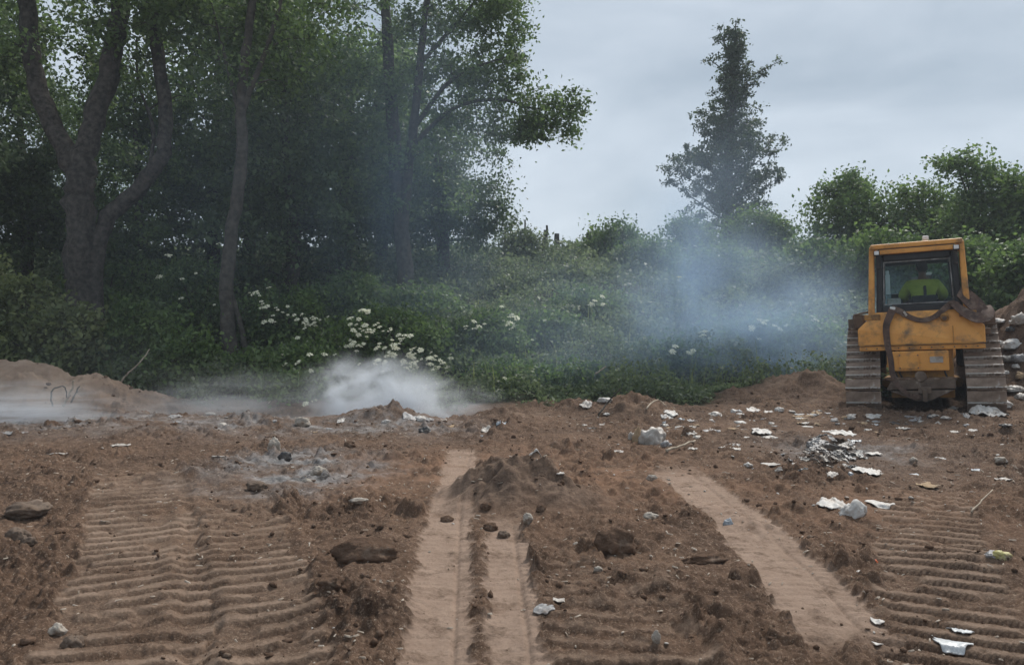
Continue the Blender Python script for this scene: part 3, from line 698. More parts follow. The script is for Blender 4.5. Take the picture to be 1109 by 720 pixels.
hedge_tree(1058, 196, 34, 27.0, M['leaf_mid'], 421, 'tall hedge tree with wispy bare shoots right of the bulldozer cab', n=60, wisps=(((1050, 215), (1040, 190), (1032, 175), (1018, 176)), ((1050, 210), (1045, 185), (1040, 168)), ((1062, 200), (1080, 190), (1095, 196)), ((1056, 205), (1060, 185), (1070, 182))))
hedge_tree(1110, 205, 40, 26.0, M['leaf_fresh'], 431, 'leafy hedge tree at the right edge of the picture above the rubbish heap', n=60, extra=((1100, 210, 30, 20, 20, 14),))
hedge_tree(960, 250, 40, 24.0, M['leaf_mid'], 451, 'dark green bush filling the space behind the bulldozer cab', n=46, name='hedge_bush')
hedge_tree(1040, 258, 42, 23.0, M['leaf_mid'], 461, 'dark green bush behind the right rear post of the bulldozer', n=46, name='hedge_bush')
hedge_tree(1105, 262, 36, 21.0, M['leaf_mid'], 471, 'dark bush right above the rubbish heap beside the bulldozer', n=40, name='hedge_bush')
hedge_tree(880, 262, 34, 25.0, M['leaf_mid'], 481, 'rounded bush in the blue smoke left of the bulldozer', n=40, name='hedge_bush')

# --- bushes on the slope
def bush(px, top, halfw, Y, mat, seed, label, n=28, per=150, leaf=0.11, flat=.8, name='wild_bush', group='bushes on the overgrown slope', stems=5, clr=.38, twigs=3, sunk=0.1):
    b = base_at(px, Y, 0.1); topz = CAMH + (HY - top) / F * Y; h = max(topz - b[2], 0.5); r = halfw / F * Y
    rng = np.random.default_rng(seed); tr = []
    for k in range(stems):
        a = k * 6.28 / stems + rng.uniform(0, 1); q = np.array([math.cos(a) * r, math.sin(a) * r, 0]) * rng.uniform(.3, .8)
        tr.append(([b + q * .08, b + q * .35 + (0, 0, h * .4), b + q * .9 + (0, 0, h * .75)], [.035, .026, .01]))
    cl = ell_points([(b + (0, 0, h * .55), (r, r * .85, h * .45), n), (b + (0, 0, h * .25), (r * 1.05, r * .9, h * .25), n // 2)], rng, 0.28)
    t = make_tree(name, b, tr, cl, clr, per, leaf, mat, M['twig'], seed + 1, twigs=twigs, trunk_sides=6, spray=.4, flat=flat)
    tag(t, label, 'bush', group); return t
bush(665, 243, 30, 34, M['leaf_mid'], 600, 'dark dense bush on the skyline beside the thick fence post', n=36, leaf=.13, clr=.5)
bush(748, 232, 26, 33, M['leaf_mid'], 603, 'bush in the smoke at the left foot of the cone-shaped tree', n=30, leaf=.13, clr=.5)
bush(822, 222, 34, 34, M['leaf_fresh'], 606, 'light green bush in front of the foot of the cone-shaped tree', n=40, leaf=.13, clr=.5)
bush(568, 250, 24, 33, M['leaf_hill'], 609, 'low bush on the skyline left of the thin fence posts', n=24, leaf=.12, clr=.45)
bush(700, 262, 30, 29, M['leaf_mid'], 612, 'hazy bush below the skyline where the blue smoke begins', n=30, leaf=.12, clr=.45)
bush(775, 270, 34, 26, M['leaf_mid'], 615, 'smoke-covered bush below the cone-shaped tree', n=36, leaf=.12, clr=.45)
bush(850, 285, 32, 24, M['leaf_hill'], 618, 'smoke-covered bush on the slope halfway to the bulldozer', n=34)
bush(540, 305, 40, 26, M['leaf_hill'], 621, 'dark bramble thicket below the rounded tree on the slope', n=36)
bush(620, 300, 40, 27, M['leaf_hill'], 624, 'wide bramble thicket in the middle of the slope', n=36)
bush(590, 352, 34, 20.5, M['leaf_mid'], 627, 'leafy bush low on the slope in the middle of the picture', n=30)
bush(690, 350, 36, 20.5, M['leaf_hill'], 630, 'olive green bush low on the slope left of the blue smoke', n=30)
bush(790, 355, 38, 19.5, M['leaf_mid'], 633, 'leafy bush low on the slope inside the blue smoke', n=32)
bush(870, 350, 34, 19.5, M['leaf_mid'], 636, 'leafy bush at the slope foot behind the dirt mound beside the bulldozer', n=32)
bush(20, 300, 42, 17.2, M['leaf_olive'], 640, 'tall yellowish green bush behind the sandy heap at the left edge', n=40, group='bushes at the edge of the left wood', per=170)
bush(-30, 265, 40, 18.0, M['leaf_olive'], 643, 'tall olive bush cut by the left edge of the picture', n=36, group='bushes at the edge of the left wood')
bush(80, 330, 38, 17.0, M['leaf_olive'], 646, 'leafy olive bush hiding the foot of the forked tree', n=36, group='bushes at the edge of the left wood', per=170)
bush(150, 325, 36, 17.4, M['leaf_mid'], 649, 'loose leafy bush between the forked tree and the slender tree', n=34, group='bushes at the edge of the left wood', per=150)
bush(200, 368, 32, 16.8, M['leaf_mid'], 652, 'low green bush left of the foot of the slender tree', n=30, group='bushes at the edge of the left wood')
bush(265, 385, 30, 16.8, M['leaf_mid'], 655, 'low bush hiding the foot of the slender grey tree', n=28, group='bushes at the edge of the left wood')
bush(205, 290, 44, 21.5, M['leaf_mid'], 658, 'shaded understorey bush in the dark between the two trunks', n=40, group='bushes at the edge of the left wood')
bush(115, 285, 44, 22.0, M['leaf_mid'], 661, 'shaded understorey bush right behind the forked trunk', n=36, group='bushes at the edge of the left wood')
bush(380, 300, 48, 21.0, M['leaf_mid'], 664, 'shaded bush left of the foot of the smoke-veiled tree', n=40, group='bushes at the edge of the left wood')
bush(455, 315, 40, 21.0, M['leaf_mid'], 667, 'shaded bush right in front of the smoke-veiled tree trunk', n=36, group='bushes at the edge of the left wood')
bush(505, 345, 34, 19.5, M['leaf_hill'], 670, 'green bush at the right end of the flowering elders', n=30)

# --- elder bushes with flat white flower heads
def umbel_mesh():
    rng = np.random.default_rng(9); V = []; Fq = []
    n = 17
    for k in range(n):
        r = 0.075 * math.sqrt((k + .5) / n); a = k * 2.4
        c = np.array([r * math.cos(a), r * math.sin(a), 0.014 * (1 - (r / .075) ** 2) + rng.uniform(-.004, .004)])
        s = 0.020; tz = rng.normal(size=2) * .25
        for q in range(4):
            b = q * 1.5708 + a
            V.append(c + np.array([s * math.cos(b), s * math.sin(b), s * (tz[0] * math.cos(b) + tz[1] * math.sin(b))]))
        Fq.append([4 * k, 4 * k + 1, 4 * k + 2, 4 * k + 3])
    o = len(V)
    V += [np.array(p) for p in ((-.004, 0, -.06), (.004, 0, -.06), (.004, 0, .005), (-.004, 0, .005))]; Fq.append([o, o + 1, o + 2, o + 3])
    return mesh_np('flower_head', np.array(V), np.array(Fq), M['flower'])
UMB = umbel_mesh()
def elder(px, top, halfw, Y, seed, label, flowers, mat='leaf_mid', n=36, per=150, name='elder_bush'):
    t = bush(px, top, halfw, Y, M[mat], seed, label, n=n, per=per, leaf=.10, name=name, group='flowering elder bushes')
    rng = np.random.default_rng(seed + 7); b = np.array(t.location)
    r = halfw / F * Y
    for fx, fy, s in flowers:
        # on the outside of the bush, on the side that shows
        u = np.clip((fx - px) / halfw, -1.05, 1.05); depth = Y - r * 1.22 * math.sqrt(max(0.05, 1 - u * u)) + rng.uniform(-.12, .12)
        p = W(fx, fy, depth) - b
        o = bpy.data.objects.new('flower_head', UMB); link(o, t)
        o.location = p; o.rotation_euler = (rng.uniform(0.2, .75), rng.uniform(-.35, .35), rng.uniform(0, 6.28) * 0 + rng.uniform(-.5, .5)); q = s * rng.uniform(.55, 1.3); o.scale = (q, q, q)
    return t
rf = np.random.default_rng(77)
def scat(lst, n_each, jx, jy, s=1.0):
    return [(x + rf.normal() * jx, y + rf.normal() * jy, s) for x, y in lst for _ in range(n_each)]
fA = scat([(275, 318), (285, 322), (295, 338), (312, 338), (331, 341), (337, 348), (335, 353), (342, 350), (293, 346), (320, 345), (352, 356)], 3, 6, 4, .75) + [(270, 317, .7), (281, 320, .8), (289, 332, .8), (306, 338, .8), (330, 349, 1), (336, 352, 1), (342, 345, .9), (322, 366, .7), (332, 370, .7), (355, 343, .7)]
fB = scat([(395, 337), (378, 346), (402, 354), (415, 358), (425, 362), (434, 368), (395, 371), (380, 374), (410, 378), (455, 383), (465, 382), (472, 386), (482, 390), (440, 394), (448, 398), (456, 400), (405, 390), (420, 388), (430, 376), (445, 384), (462, 394), (474, 398), (488, 396), (470, 412), (480, 421), (388, 360)], 5, 8, 4, .78) + [(392, 336, 1), (398, 338, .9), (406, 394, .9), (414, 402, .8), (470, 414, .7), (478, 420, .8), (484, 424, .8), (466, 425, .7), (386, 380, .8), (360, 362, .7)]
fC = scat([(322, 400), (312, 386), (344, 386), (333, 404), (320, 417), (303, 394)], 2, 6, 4, .75) + [(352, 384, .8), (362, 384, .7)]
fD = scat([(305, 440), (320, 444), (340, 437), (290, 438), (332, 444)], 2, 7, 3, .7)
elder(305, 312, 44, 19.2, 700, 'elder bush with small white flower clusters right of the slender trunk', fA)
elder(428, 338, 64, 18.2, 710, 'large elder bush covered with many flat white flower heads above the white smoke', fB, n=64)
elder(330, 380, 36, 17.0, 720, 'small elder bush with few white flowers left of the white smoke plume', fC, n=30)
elder(312, 428, 30, 16.0, 730, 'low flowering bush at the dirt edge left of the white smoke plume', fD, n=20)
elder(528, 340, 34, 19.0, 740, 'bush with two tight clusters of white flowers in the middle of the slope', scat([(512, 353), (518, 350), (552, 352), (556, 348), (550, 346)], 3, 4, 3, 1.05) + [(504, 356, .7), (548, 352, .8), (543, 332, .7)], n=30)
elder(640, 318, 40, 23.0, 750, 'bush with a row of white flowers high on the slope', scat([(622, 333), (636, 330), (648, 326), (625, 333)], 3, 5, 2, 1.1) + [(597, 333, .8), (623, 365, .8), (619, 369, .7), (624, 370, .8)], n=30)
elder(548, 405, 30, 17.2, 760, 'low bush with white flowers at the slope foot in the middle', scat([(546, 412), (550, 423), (556, 427), (530, 422), (518, 420)], 3, 4, 2, .95) + [(560, 427, .8), (548, 420, .7)], n=24)
elder(622, 415, 32, 17.0, 770, 'low bush with white flowers right above the dirt edge', scat([(606, 435), (618, 437), (612, 430), (628, 428), (626, 435)], 3, 4, 2, .95) + [(655, 432, .8), (660, 430, .8), (650, 436, .8)], n=24)
elder(735, 372, 34, 18.5, 780, 'bush with scattered white flowers left in the blue smoke', scat([(728, 381), (742, 381), (708, 393), (758, 362), (772, 364)], 3, 5, 2, 1.0) + [(688, 413, .7), (692, 411, .7), (735, 300, .7)], n=30)
elder(825, 350, 36, 19.0, 790, 'bush with white flowers in the thick of the blue smoke', scat([(826, 348), (834, 350), (846, 354), (880, 346), (812, 355)], 3, 5, 2, 1.0) + [(780, 365, .8), (822, 367, .7)], n=30)
elder(215, 290, 34, 20.0, 800, 'shaded elder with a few pale flowers between the trunks', [(172, 300, .9), (197, 302, 1.0), (181, 276, .9), (184, 277, .8), (236, 264, .8), (152, 271, .8), (212, 296, .7), (196, 323, .8), (232, 330, .8)], mat='leaf_wood', n=26)

# --- rank ground cover on the slope (uncountable)
def ground_cover():
    rng = np.random.default_rng(900); P = []; S = []
    for (y0, y1, dens, sz) in ((14.2, 17.5, 480, .085), (17.5, 20, 380, .10), (20, 24, 210, .12), (24, 30, 120, .145), (30, 42, 65, .175)):
        x0, x1 = -0.80 * y1, 0.82 * y1
        n = int(dens * (x1 - x0) * (y1 - y0))
        x = rng.uniform(x0, x1, n); y = rng.uniform(y0, y1, n)
        z, _, _, vg = terrain(x, y, False)
        keep = rng.uniform(size=n) < np.clip(vg * 1.3 - .2, 0, 1)
        hgt = np.clip(0.42 + 1.0 * fbm(x * .6, y * .6, 3, 910) + 0.35 * fbm(x * 2.1, y * 2.1, 2, 911), 0.10, 1.6) * (0.55 + 0.45 * sst(14.8, 17.0, y))
        t = rng.uniform(size=n) ** 0.55
        px = np.stack([x, y, z + hgt * t], 1)[keep]
        P.append(px); S.append(np.full(len(px), sz))
    P = np.vstack(P); S = np.concatenate(S)
    o = leaves_obj('ground_cover', P, S, M['leaf_hill'], rng, up=.45, droop=-0.1)
    tag(o, 'rank nettles, brambles and leafy weeds covering the whole slope', 'undergrowth', kind='stuff')
    # tall grass and weed stalks
    n = 2600
    y = 15.6 + 25 * rng.uniform(size=n) ** 1.2; x = rng.uniform(-.8, .82, n) * y
    z, _, _, vg = terrain(x, y, False); k = vg > .6; x, y, z = x[k], y[k], z[k]; n = len(x)
    h = rng.uniform(.3, .9, n); a = rng.uniform(0, 6.28, n); le = rng.uniform(.05, .35, n); w = rng.uniform(.006, .012, n)
    lx, ly = np.cos(a) * le, np.sin(a) * le
    b = np.stack([x, y, z], 1); mid = b + np.stack([lx * .35, ly * .35, h * .6], 1); tip = b + np.stack([lx, ly, h], 1)
    sx = np.stack([-np.sin(a) * w, np.cos(a) * w, 0 * w], 1)
    V = np.stack([b - sx, b + sx, mid + sx * .8, mid - sx * .8, tip + sx * .15, tip - sx * .15], 1).reshape(-1, 3)
    i = np.arange(n)[:, None] * 6
    Fq = np.vstack([i + np.array([[0, 1, 2, 3]]), i + np.array([[3, 2, 4, 5]])])
    me = mesh_np('tall_grass', V, Fq, M['leaf_olive'])
    at = me.attributes.new('leafvar', 'FLOAT', 'FACE'); at.data.foreach_set('value', rng.uniform(.3, 1, len(Fq)).astype(np.float32))
    o = link(bpy.data.objects.new('tall_grass', me)); tag(o, 'tall grass and weed stalks standing among the slope weeds', 'grass', kind='stuff')
ground_cover()

# --- old fence posts on the skyline
def fence_post(px, top, wpx, hh, Y, label, tilt):
    b = base_at(px, Y, 0.3); topz = CAMH + (HY - top + 8) / F * Y; w = wpx / F * Y; h = topz - b[2]
    rng = np.random.default_rng(int(px)); m = MB(); n = 6
    pts = [(rng.normal() * .01, rng.normal() * .01, h * k / n) for k in range(n + 1)]
    m.tube(pts, [w / 2 * 1.05] + [w / 2 * rng.uniform(.94, 1.05) for _ in range(n - 1)] + [w / 2 * .9], 9)
    o = m.build('fence_post', M['bark'], bevel=0.01); o.location = b; o.rotation_euler = (0, tilt, 0)
    tag(o, label, 'post', 'old fence posts on the skyline')
fence_post(637, 260, 6, 1, 36, 'thick weathered wooden fence post left of the dark skyline bush', 0.01)
fence_post(593, 252, 2.6, 1, 38, 'tallest thin fence post on the skyline', -0.02)
fence_post(589, 257, 3.2, 1, 38, 'shorter thin fence post just left of the tallest one', 0.03)
fence_post(603, 261, 6, 1, 38, 'low stubby fence post right of the tallest thin one', 0.0)
fence_post(546, 250, 2.4, 1, 36, 'thin fence post at the foot of the dark rounded tree', 0.02)
fence_post(568.5, 246, 2.0, 1, 37, 'thin post poking out of the low skyline bush', 0.0)

# ------------------------------------------------------------------ bulldozer
def bulldozer():
    Y0 = 13.05; px = 1001.0
    ox, oy = (px - CX) / F * Y0, Y0
    root = empty('bulldozer', (ox, oy, 0.0), (0, math.radians(-2.6), math.radians(-27.5)))
    root.rotation_mode = 'ZYX' if False else 'XYZ'
    z0 = gz(ox, oy, False) - 0.0
    root.location.z = z0 - 0.05; root.scale = (1, 1, 1.045)
    tag(root, 'yellow tracked bulldozer seen from behind with glazed cab on dirt', 'bulldozer')
    Yl, Yd = M['yellow'], M['yellow_dirty']
    # tracks -----------------------------------------------------------
    circ = [((0.46, 0.40), 0.37), ((3.25, 0.40), 0.37), ((1.30, 1.02), 0.37)]     # rear idler, front idler, high sprocket
    def hull():
        c0, c1, c2 = circ; seq = [c0, c2, c1]          # clockwise seen from the left side: up the rear, over, down the front, back below
        pts = []
        for k in range(3):
            (a, ra), (b, rb) = seq[k], seq[(k + 1) % 3]
            d = np.array(b) - np.array(a); d /= np.linalg.norm(d); nrm = np.array([-d[1], d[0]])
            (pz, rp) = seq[(k - 1) % 3]; dp = np.array(a) - np.array(pz); dp /= np.linalg.norm(dp); n0 = np.array([-dp[1], dp[0]])
            a0 = math.atan2(n0[1], n0[0]); a1 = math.atan2(nrm[1], nrm[0])
            while a1 > a0: a1 -= 2 * math.pi
            for q in np.linspace(a0, a1, 14): pts.append(np.array(a) + ra * np.array([math.cos(q), math.sin(q)]))
            pts.append(np.array(b) + rb * nrm)
        pts.append(pts[0]); return np.array(pts)
    HP = hull(); seg = np.linalg.norm(np.diff(HP, axis=0), axis=1); cum = np.concatenate([[0], np.cumsum(seg)]); Ltot = cum[-1]
    n_sh = int(round(Ltot / 0.203)); pitch = Ltot / n_sh; SW = 0.56
    shm = MB(); shm.box((0, 0, 0.012), (SW, pitch * .97, 0.024)); shm.box((0, -pitch * .40, 0.05), (SW * .995, 0.022, 0.06))
    shoe_proto = None
    for sx in (-1, 1):
        xc = sx * 0.925
        chain = MB()
        for dx in (-0.09, 0.09):
            for k in range(n_sh):
                s = (k + .5) / n_sh * Ltot; p = np.array([np.interp(s, cum, HP[:, 0]), np.interp(s, cum, HP[:, 1])])
                s2 = (s + .02) % Ltot; p2 = np.array([np.interp(s2, cum, HP[:, 0]), np.interp(s2, cum, HP[:, 1])]); d = p2 - p; ang = math.atan2(d[1], d[0])
                nx, nz_ = -d[1], d[0]; nl = math.hypot(nx, nz_) + 1e-9
                chain.box((xc + dx, p[0] - nx / nl * .055, p[1] - nz_ / nl * .055), (.05, pitch * 1.02, .085), (ang, 0, 0))
        tr = chain.build('track', M['mudsteel'], root)
        for k in range(n_sh):
            s = (k + .5) / n_sh * Ltot; p = np.array([np.interp(s, cum, HP[:, 0]), np.interp(s, cum, HP[:, 1])])
            s2 = (s + .02) % Ltot; p2 = np.array([np.interp(s2, cum, HP[:, 0]), np.interp(s2, cum, HP[:, 1])]); d = p2 - p; ang = math.atan2(d[1], d[0])
            if shoe_proto is None:
                o = shm.build('shoe', M['track'], tr, bevel=.004, seg=1); shoe_proto = o
                o.data.materials.append(M['grouser'])
                for poly in o.data.polygons:
                    if poly.index >= 6: poly.material_index = 1
            else:
                o = shoe_proto.copy(); link(o, tr)
            o.location = (xc + random.uniform(-.003, .003), p[0], p[1]); o.rotation_euler = (ang + random.uniform(-.015, .015), 0, 0)
        fr = MB(); fr.xprism([(0.35, .22), (3.35, .22), (3.35, .52), (2.2, .60), (0.9, .60), (.35, .5)], xc - .13, xc + .13); fr.build('track_frame', M['darksteel'], root, bevel=.02)
        for (cc, nm) in ((circ[0], 'idler'), (circ[1], 'idler'), (circ[2], 'sprocket')):
            w = MB(); (yy, zz), rr = cc; w.tube([(xc - .06, yy, zz), (xc + .06, yy, zz)], rr - .09, 28); w.tube([(xc - .12, yy, zz), (xc + .12, yy, zz)], .14, 16)
            o = w.build(nm, M['mudsteel'], root, bevel=.01)
            if nm == 'sprocket':
                th = MB()
                for k in range(22):
                    a = k * 2 * math.pi / 22; th.box((xc, yy + (rr - .075) * math.cos(a), zz + (rr - .075) * math.sin(a)), (.07, .05, .05), (a, 0, 0))
                th.build('sprocket_teeth', M['mudsteel'], o)
        for k in range(6):
            w = MB(); yy = .85 + k * .38; w.tube([(xc - .1, yy, .24), (xc + .1, yy, .24)], .12, 16); w.build('roller', M['mudsteel'], root, bevel=.01)
        # final drive and track guard
        g = MB(); g.box((sx * .64, 1.30, 1.02), (.14, .5, .5)); g.build('final_drive', M['darksteel'], root, bevel=.05)
        gd = MB(); gd.box((sx * 1.0, 1.55, 1.47), (.36, 1.3, .03)); gd.box((sx * 1.02, .95, 1.55), (.30, .05, .20)); gd.build('fender', M['mudsteel'], root, bevel=.008)
    # main body ---------------------------------------------------------
    m = MB(); m.box((0, 1.75, .85), (.98, 2.3, .80)); m.build('main_frame', M['darksteel'], root, bevel=.03)
    m = MB(); m.box((-.0, .70, .72), (.98, .50, .86)); m.build('transmission_case', Yd, root, bevel=.02)
    # fuel tank: six-sided, overhanging the tracks
    prof = [(-.98, 1.18), (-.98, 1.46), (-.69, 1.74), (.66, 1.74), (.97, 1.46), (.97, 1.18)]
    m = MB()
    back = [(x, .33 if z < 1.6 else .47, z) for x, z in prof]; front = [(x, 1.0, z) for x, z in prof]; n = 6
    m.add(back + front, [tuple(range(n)), tuple(range(2 * n - 1, n - 1, -1))] + [(i, i + n, (i + 1) % n + n, (i + 1) % n) for i in range(n)])
    tank = m.build('fuel_tank', Yl, root, bevel=.018, seg=3)
    m = MB(); m.box((0, .64, 1.13), (1.93, .60, .075)); m.build('tank_skirt', Yl, root, bevel=.012)
    m = MB(); m.box((.0, .315, 1.185), (1.90, .02, .022)); m.build('trim_strip', Yd, root, bevel=.004)
    for x in (-.52, .50):
        m = MB(); m.box((x, .318, 1.33), (.012, .012, .28)); m.build('weld_seam', Yd, tank)
    m = MB(); m.tube([(.385, .43, 1.635), (.385, .355, 1.60)], .068, 24); cap = m.build('fuel_cap', Yd, root, bevel=.012)
    m = MB(); m.tube([(.385, .36, 1.602), (.385, .335, 1.592)], .035, 18); m.build('cap_knob', M['mudsteel'], cap, bevel=.006)
    m = MB(); m.box((-.02, .42, .91), (.88, .28, .33)); lb = m.build('rear_cover', Yl, root, bevel=.02)
    m = MB(); m.box((-.19, .272, .905), (.31, .02, .24)); m.build('access_panel', Yl, lb, bevel=.008)
    for x, z in ((-.33, 1.01), (-.05, 1.01), (-.33, .80), (-.05, .80)):
        m = MB(); m.tube([(x, .262, z), (x, .25, z)], .012, 8); m.build('bolt', M['mudsteel'], lb)
    # dirty rear guard plate and drawbar
    m = MB()
    m.hull8([(-.56, .22, .44), (.50, .22, .46), (.50, .22, .62), (-.48, .22, .60)], [(-.52, .5, .40), (.46, .5, .40), (.46, .5, .60), (-.46, .5, .60)])
    m.hull8([(-.50, .20, .42), (.48, .20, .44), (.12, .16, .27), (-.10, .16, .26)], [(-.46, .5, .42), (.44, .5, .42), (.1, .5, .30), (-.08, .5, .30)])
    gp = m.build('guard_plate', M['mudsteel'], root, bevel=.012)
    m = MB(); m.box((.03, .14, .44), (.20, .20, .10)); m.box((.03, .08, .36), (.07, .12, .2)); m.build('drawbar', M['mudsteel'], root, bevel=.012)
    m = MB(); m.tube([(-.02, .25, .66), (-.02, .19, .655)], .09, 20); m.build('rear_boss', M['mudsteel'], root, bevel=.02)
    # dirt packed on the guard
    rng = np.random.default_rng(5)
    for k in range(5):
        mud = rock_mesh('caked_mud', 40 + k, (.16 + .06 * rng.uniform(), .07, .035), 2); mud.materials.append(M['clod']); o = bpy.data.objects.new('caked_mud', mud); link(o, gp); o.location = (-.42 + .2 * k, .28, .615)
    # cab ----------------------------------------------------------------
    zb, zt = 1.72, 2.72; yb, yf = .62, 2.02
    wb, wt = .66, .61       # half widths of the black cab shell
    def corner(sx, y, z): return (sx * np.interp(z, [zb, zt], [wb, wt]), y, z)
    cabf = MB()
    def post(x0, y0, z0_, x1, y1, z1, t=.07):
        cabf.hull8([(x0 - t / 2, y0 - t / 2, z0_), (x0 + t / 2, y0 - t / 2, z0_), (x1 + t / 2, y1 - t / 2, z1), (x1 - t / 2, y1 - t / 2, z1)],
                   [(x0 - t / 2, y0 + t / 2, z0_), (x0 + t / 2, y0 + t / 2, z0_), (x1 + t / 2, y1 + t / 2, z1), (x1 - t / 2, y1 + t / 2, z1)])
    for sx in (-1, 1):
        for yy in (yb, yf):
            post(sx * (wb - .035), yy, zb, sx * (wt - .035), yy, zt, .10)
        cabf.box((sx * (wt - .04), (yb + yf) / 2, zt - .05), (.09, yf - yb, .12)); cabf.box((sx * (wb - .04), (yb + yf) / 2, zb + .12), (.09, yf - yb, .26))
    for yy in (yb, yf):
        cabf.box((0, yy, zt - .05), (2 * wt - .16, .095, .125)); cabf.box((0, yy, zb + .06), (2 * wb - .16, .095, .14))
    cab = cabf.build('cab_frame', M['blackframe'], root, bevel=.02)
    m = MB(); m.box((0, (yb + yf) / 2, zb - .22), (1.2, yf - yb, .4)); m.build('cab_floor', M['blackframe'], root, bevel=.02)
    # panes
    m = MB(); a = [corner(-1, yb, zb + .13), corner(1, yb, zb + .13), corner(1, yb, zt - .11), corner(-1, yb, zt - .11)]
    def inset(q, d): return [(p[0] * d, p[1], p[2]) for p in q]
    q = inset(a, .86); m.hull8([(p[0], p[1] - .004, p[2]) for p in q], [(p[0], p[1] + .004, p[2]) for p in q]); rw = m.build('rear_window', M['glass'], root)
    g = MB()
    zz0, zz1 = zb + .15, zt - .13; xx0, xx1 = .545, .515
    for (A, B) in (((-xx0, zz0), (xx0, zz0)), ((xx0, zz0), (xx1, zz1)), ((xx1, zz1), (-xx1, zz1)), ((-xx1, zz1), (-xx0, zz0))):
        g.tube([(A[0], yb - .012, A[1]), (B[0], yb - .012, B[1])], .010, 6)
    g.build('window_seal', M['plastic_grey'], rw)
    q = [(p[0], yf, p[2]) for p in q]; m = MB(); m.hull8([(p[0], p[1] - .004, p[2]) for p in q], [(p[0], p[1] + .004, p[2]) for p in q]); m.build('front_window', M['glass'], root)
    for sx in (-1, 1):
        m = MB()
        A = [(sx * wb * .97, yb + .05, zb + .24), (sx * wb * .97, yf - .05, zb + .24), (sx * wt * .97, yf - .05, zt - .1), (sx * wt * .97, yb + .05, zt - .1)]
        m.hull8(A, [(p[0] + .008, p[1], p[2]) for p in A]); m.build('side_window', M['glass'], root)
        m = MB(); m.box((sx * (wb - .02), 1.25, 2.15), (.06, .06, .95)); m.build('door_post', M['blackframe'], root, bevel=.01)
    m = MB(); m.box((0, (yb + yf) / 2, zt + .035), (2 * wt + .02, yf - yb + .12, .07)); m.build('cab_roof', Yd, root, bevel=.02)
    # rollover frame (yellow) outside the cab
    for sx in (-1, 1):
        m = MB(); t = .062
        xb, xt = sx * .745, sx * .695
        m.hull8([(xb - t, .48, 1.66), (xb + t * .7, .48, 1.66), (xt + t * .7, .48, 2.86), (xt - t * .7, .48, 2.86)], [(xb - t, .62, 1.66), (xb + t * .7, .62, 1.66), (xt + t * .7, .62, 2.86), (xt - t * .7, .62, 2.86)])
        m.build('rollover_post', Yl, root, bevel=.02)
        m = MB(); m.box((sx * .735, .55, 1.66), (.26, .30, .10)); m.build('post_foot', Yd, root, bevel=.015)
        m = MB(); m.box((sx * .69, 1.25, 2.83), (.10, 1.3, .10)); m.build('roof_rail', Yl, root, bevel=.02)
        m = MB(); m.box((sx * .615, .43, 2.745), (.095, .09, .085)); m.box((sx * .60, .47, 2.60), (.07, .08, .24)); hl = m.build('work_light', M['darksteel'], root, bevel=.012)
        m = MB(); m.box((sx * .615, .381, 2.748), (.075, .012, .062)); m.build('lens', M['white'], hl, bevel=.006)
    m = MB(); m.box((0, .53, 2.855), (1.44, .16, .085)); beam = m.build('rollover_beam', Yl, root, bevel=.022)
    m = MB(); m.box((0, .50, 2.765), (1.16, .10, .085)); m.build('visor_panel', Yl, root, bevel=.012)
    m = MB(); m.box((0, .455, 2.806), (1.18, .012, .014)); m.build('roof_gap', M['darksteel'], beam)
    m = MB(); m.tube([(.17, 1.0, 2.78), (.17, 1.0, 2.97)], .04, 14); m.box((.17, 1.0, 2.99), (.10, .10, .07)); m.build('roof_beacon', M['white'], root, bevel=.012)
    # inside the cab
    m = MB(); m.box((.10, 1.30, 1.70), (.50, .46, .14)); m.box((.10, 1.07, 1.86), (.40, .09, .30), (.12, 0, 0)); m.box((.12, 1.06, 2.08), (.05, .05, .2)); seat = m.build('operator_seat', M['seat'], root, bevel=.04, seg=3)
    m = MB(); m.box((-.34, 1.35, 1.86), (.18, .55, .22)); m.box((.50, 1.4, 1.84), (.12, .55, .2)); m.build('side_console', M['seat'], root, bevel=.03)
    m = MB(); m.box((0, 1.85, 1.92), (.9, .16, .34)); m.build('dashboard', M['seat'], root, bevel=.03)
    m = MB(); m.box((-.47, .78, 2.22), (.075, .06, .34)); m.tube([(-.47, .78, 2.39), (-.47, .78, 2.46)], .03, 10); m.build('water_canister', M['white'], root, bevel=.018)
    m = MB(); m.box((-.38, .74, 1.925), (.22, .12, .10)); m.build('document_tray', M['plastic_dirty'], root, bevel=.015)
    m = MB(); m.box((-.06, 1.75, 2.32), (.16, .05, .10)); m.build('display_unit', M['plastic_grey'], root, bevel=.01)
    # engine hood, stack, blade at the far end
    m = MB(); m.prism([(-.42, 1.20), (.42, 1.20), (.42, 1.78), (.34, 1.86), (-.34, 1.86), (-.42, 1.78)], 2.08, 3.45); m.build('engine_hood', Yl, root, bevel=.03)
    m = MB(); m.tube([(.22, 2.7, 1.84), (.22, 2.7, 2.35), (.22, 2.62, 2.46)], [.055, .055, .055], 14); m.build('exhaust_stack', M['darksteel'], root)
    m = MB(); prof = [(4.05, .10), (3.96, .35), (3.93, .62), (3.98, .92), (4.08, 1.15), (4.14, 1.15), (4.05, .92), (4.0, .62), (4.03, .35), (4.12, .10)]
    m.xprism(prof, -1.40, 1.40); bl = m.build('blade', Yl, root, bevel=.008)
    for sx in (-1, 1):
        m = MB(); m.tube([(sx * .60, 1.9, .45), (sx * .60, 3.95, .40)], .09, 10); m.build('push_arm', Yd, root)
        m = MB(); m.tube([(sx * .40, 3.4, 1.35), (sx * .36, 3.95, .75)], .045, 10); m.build('lift_cylinder', M['darksteel'], root)
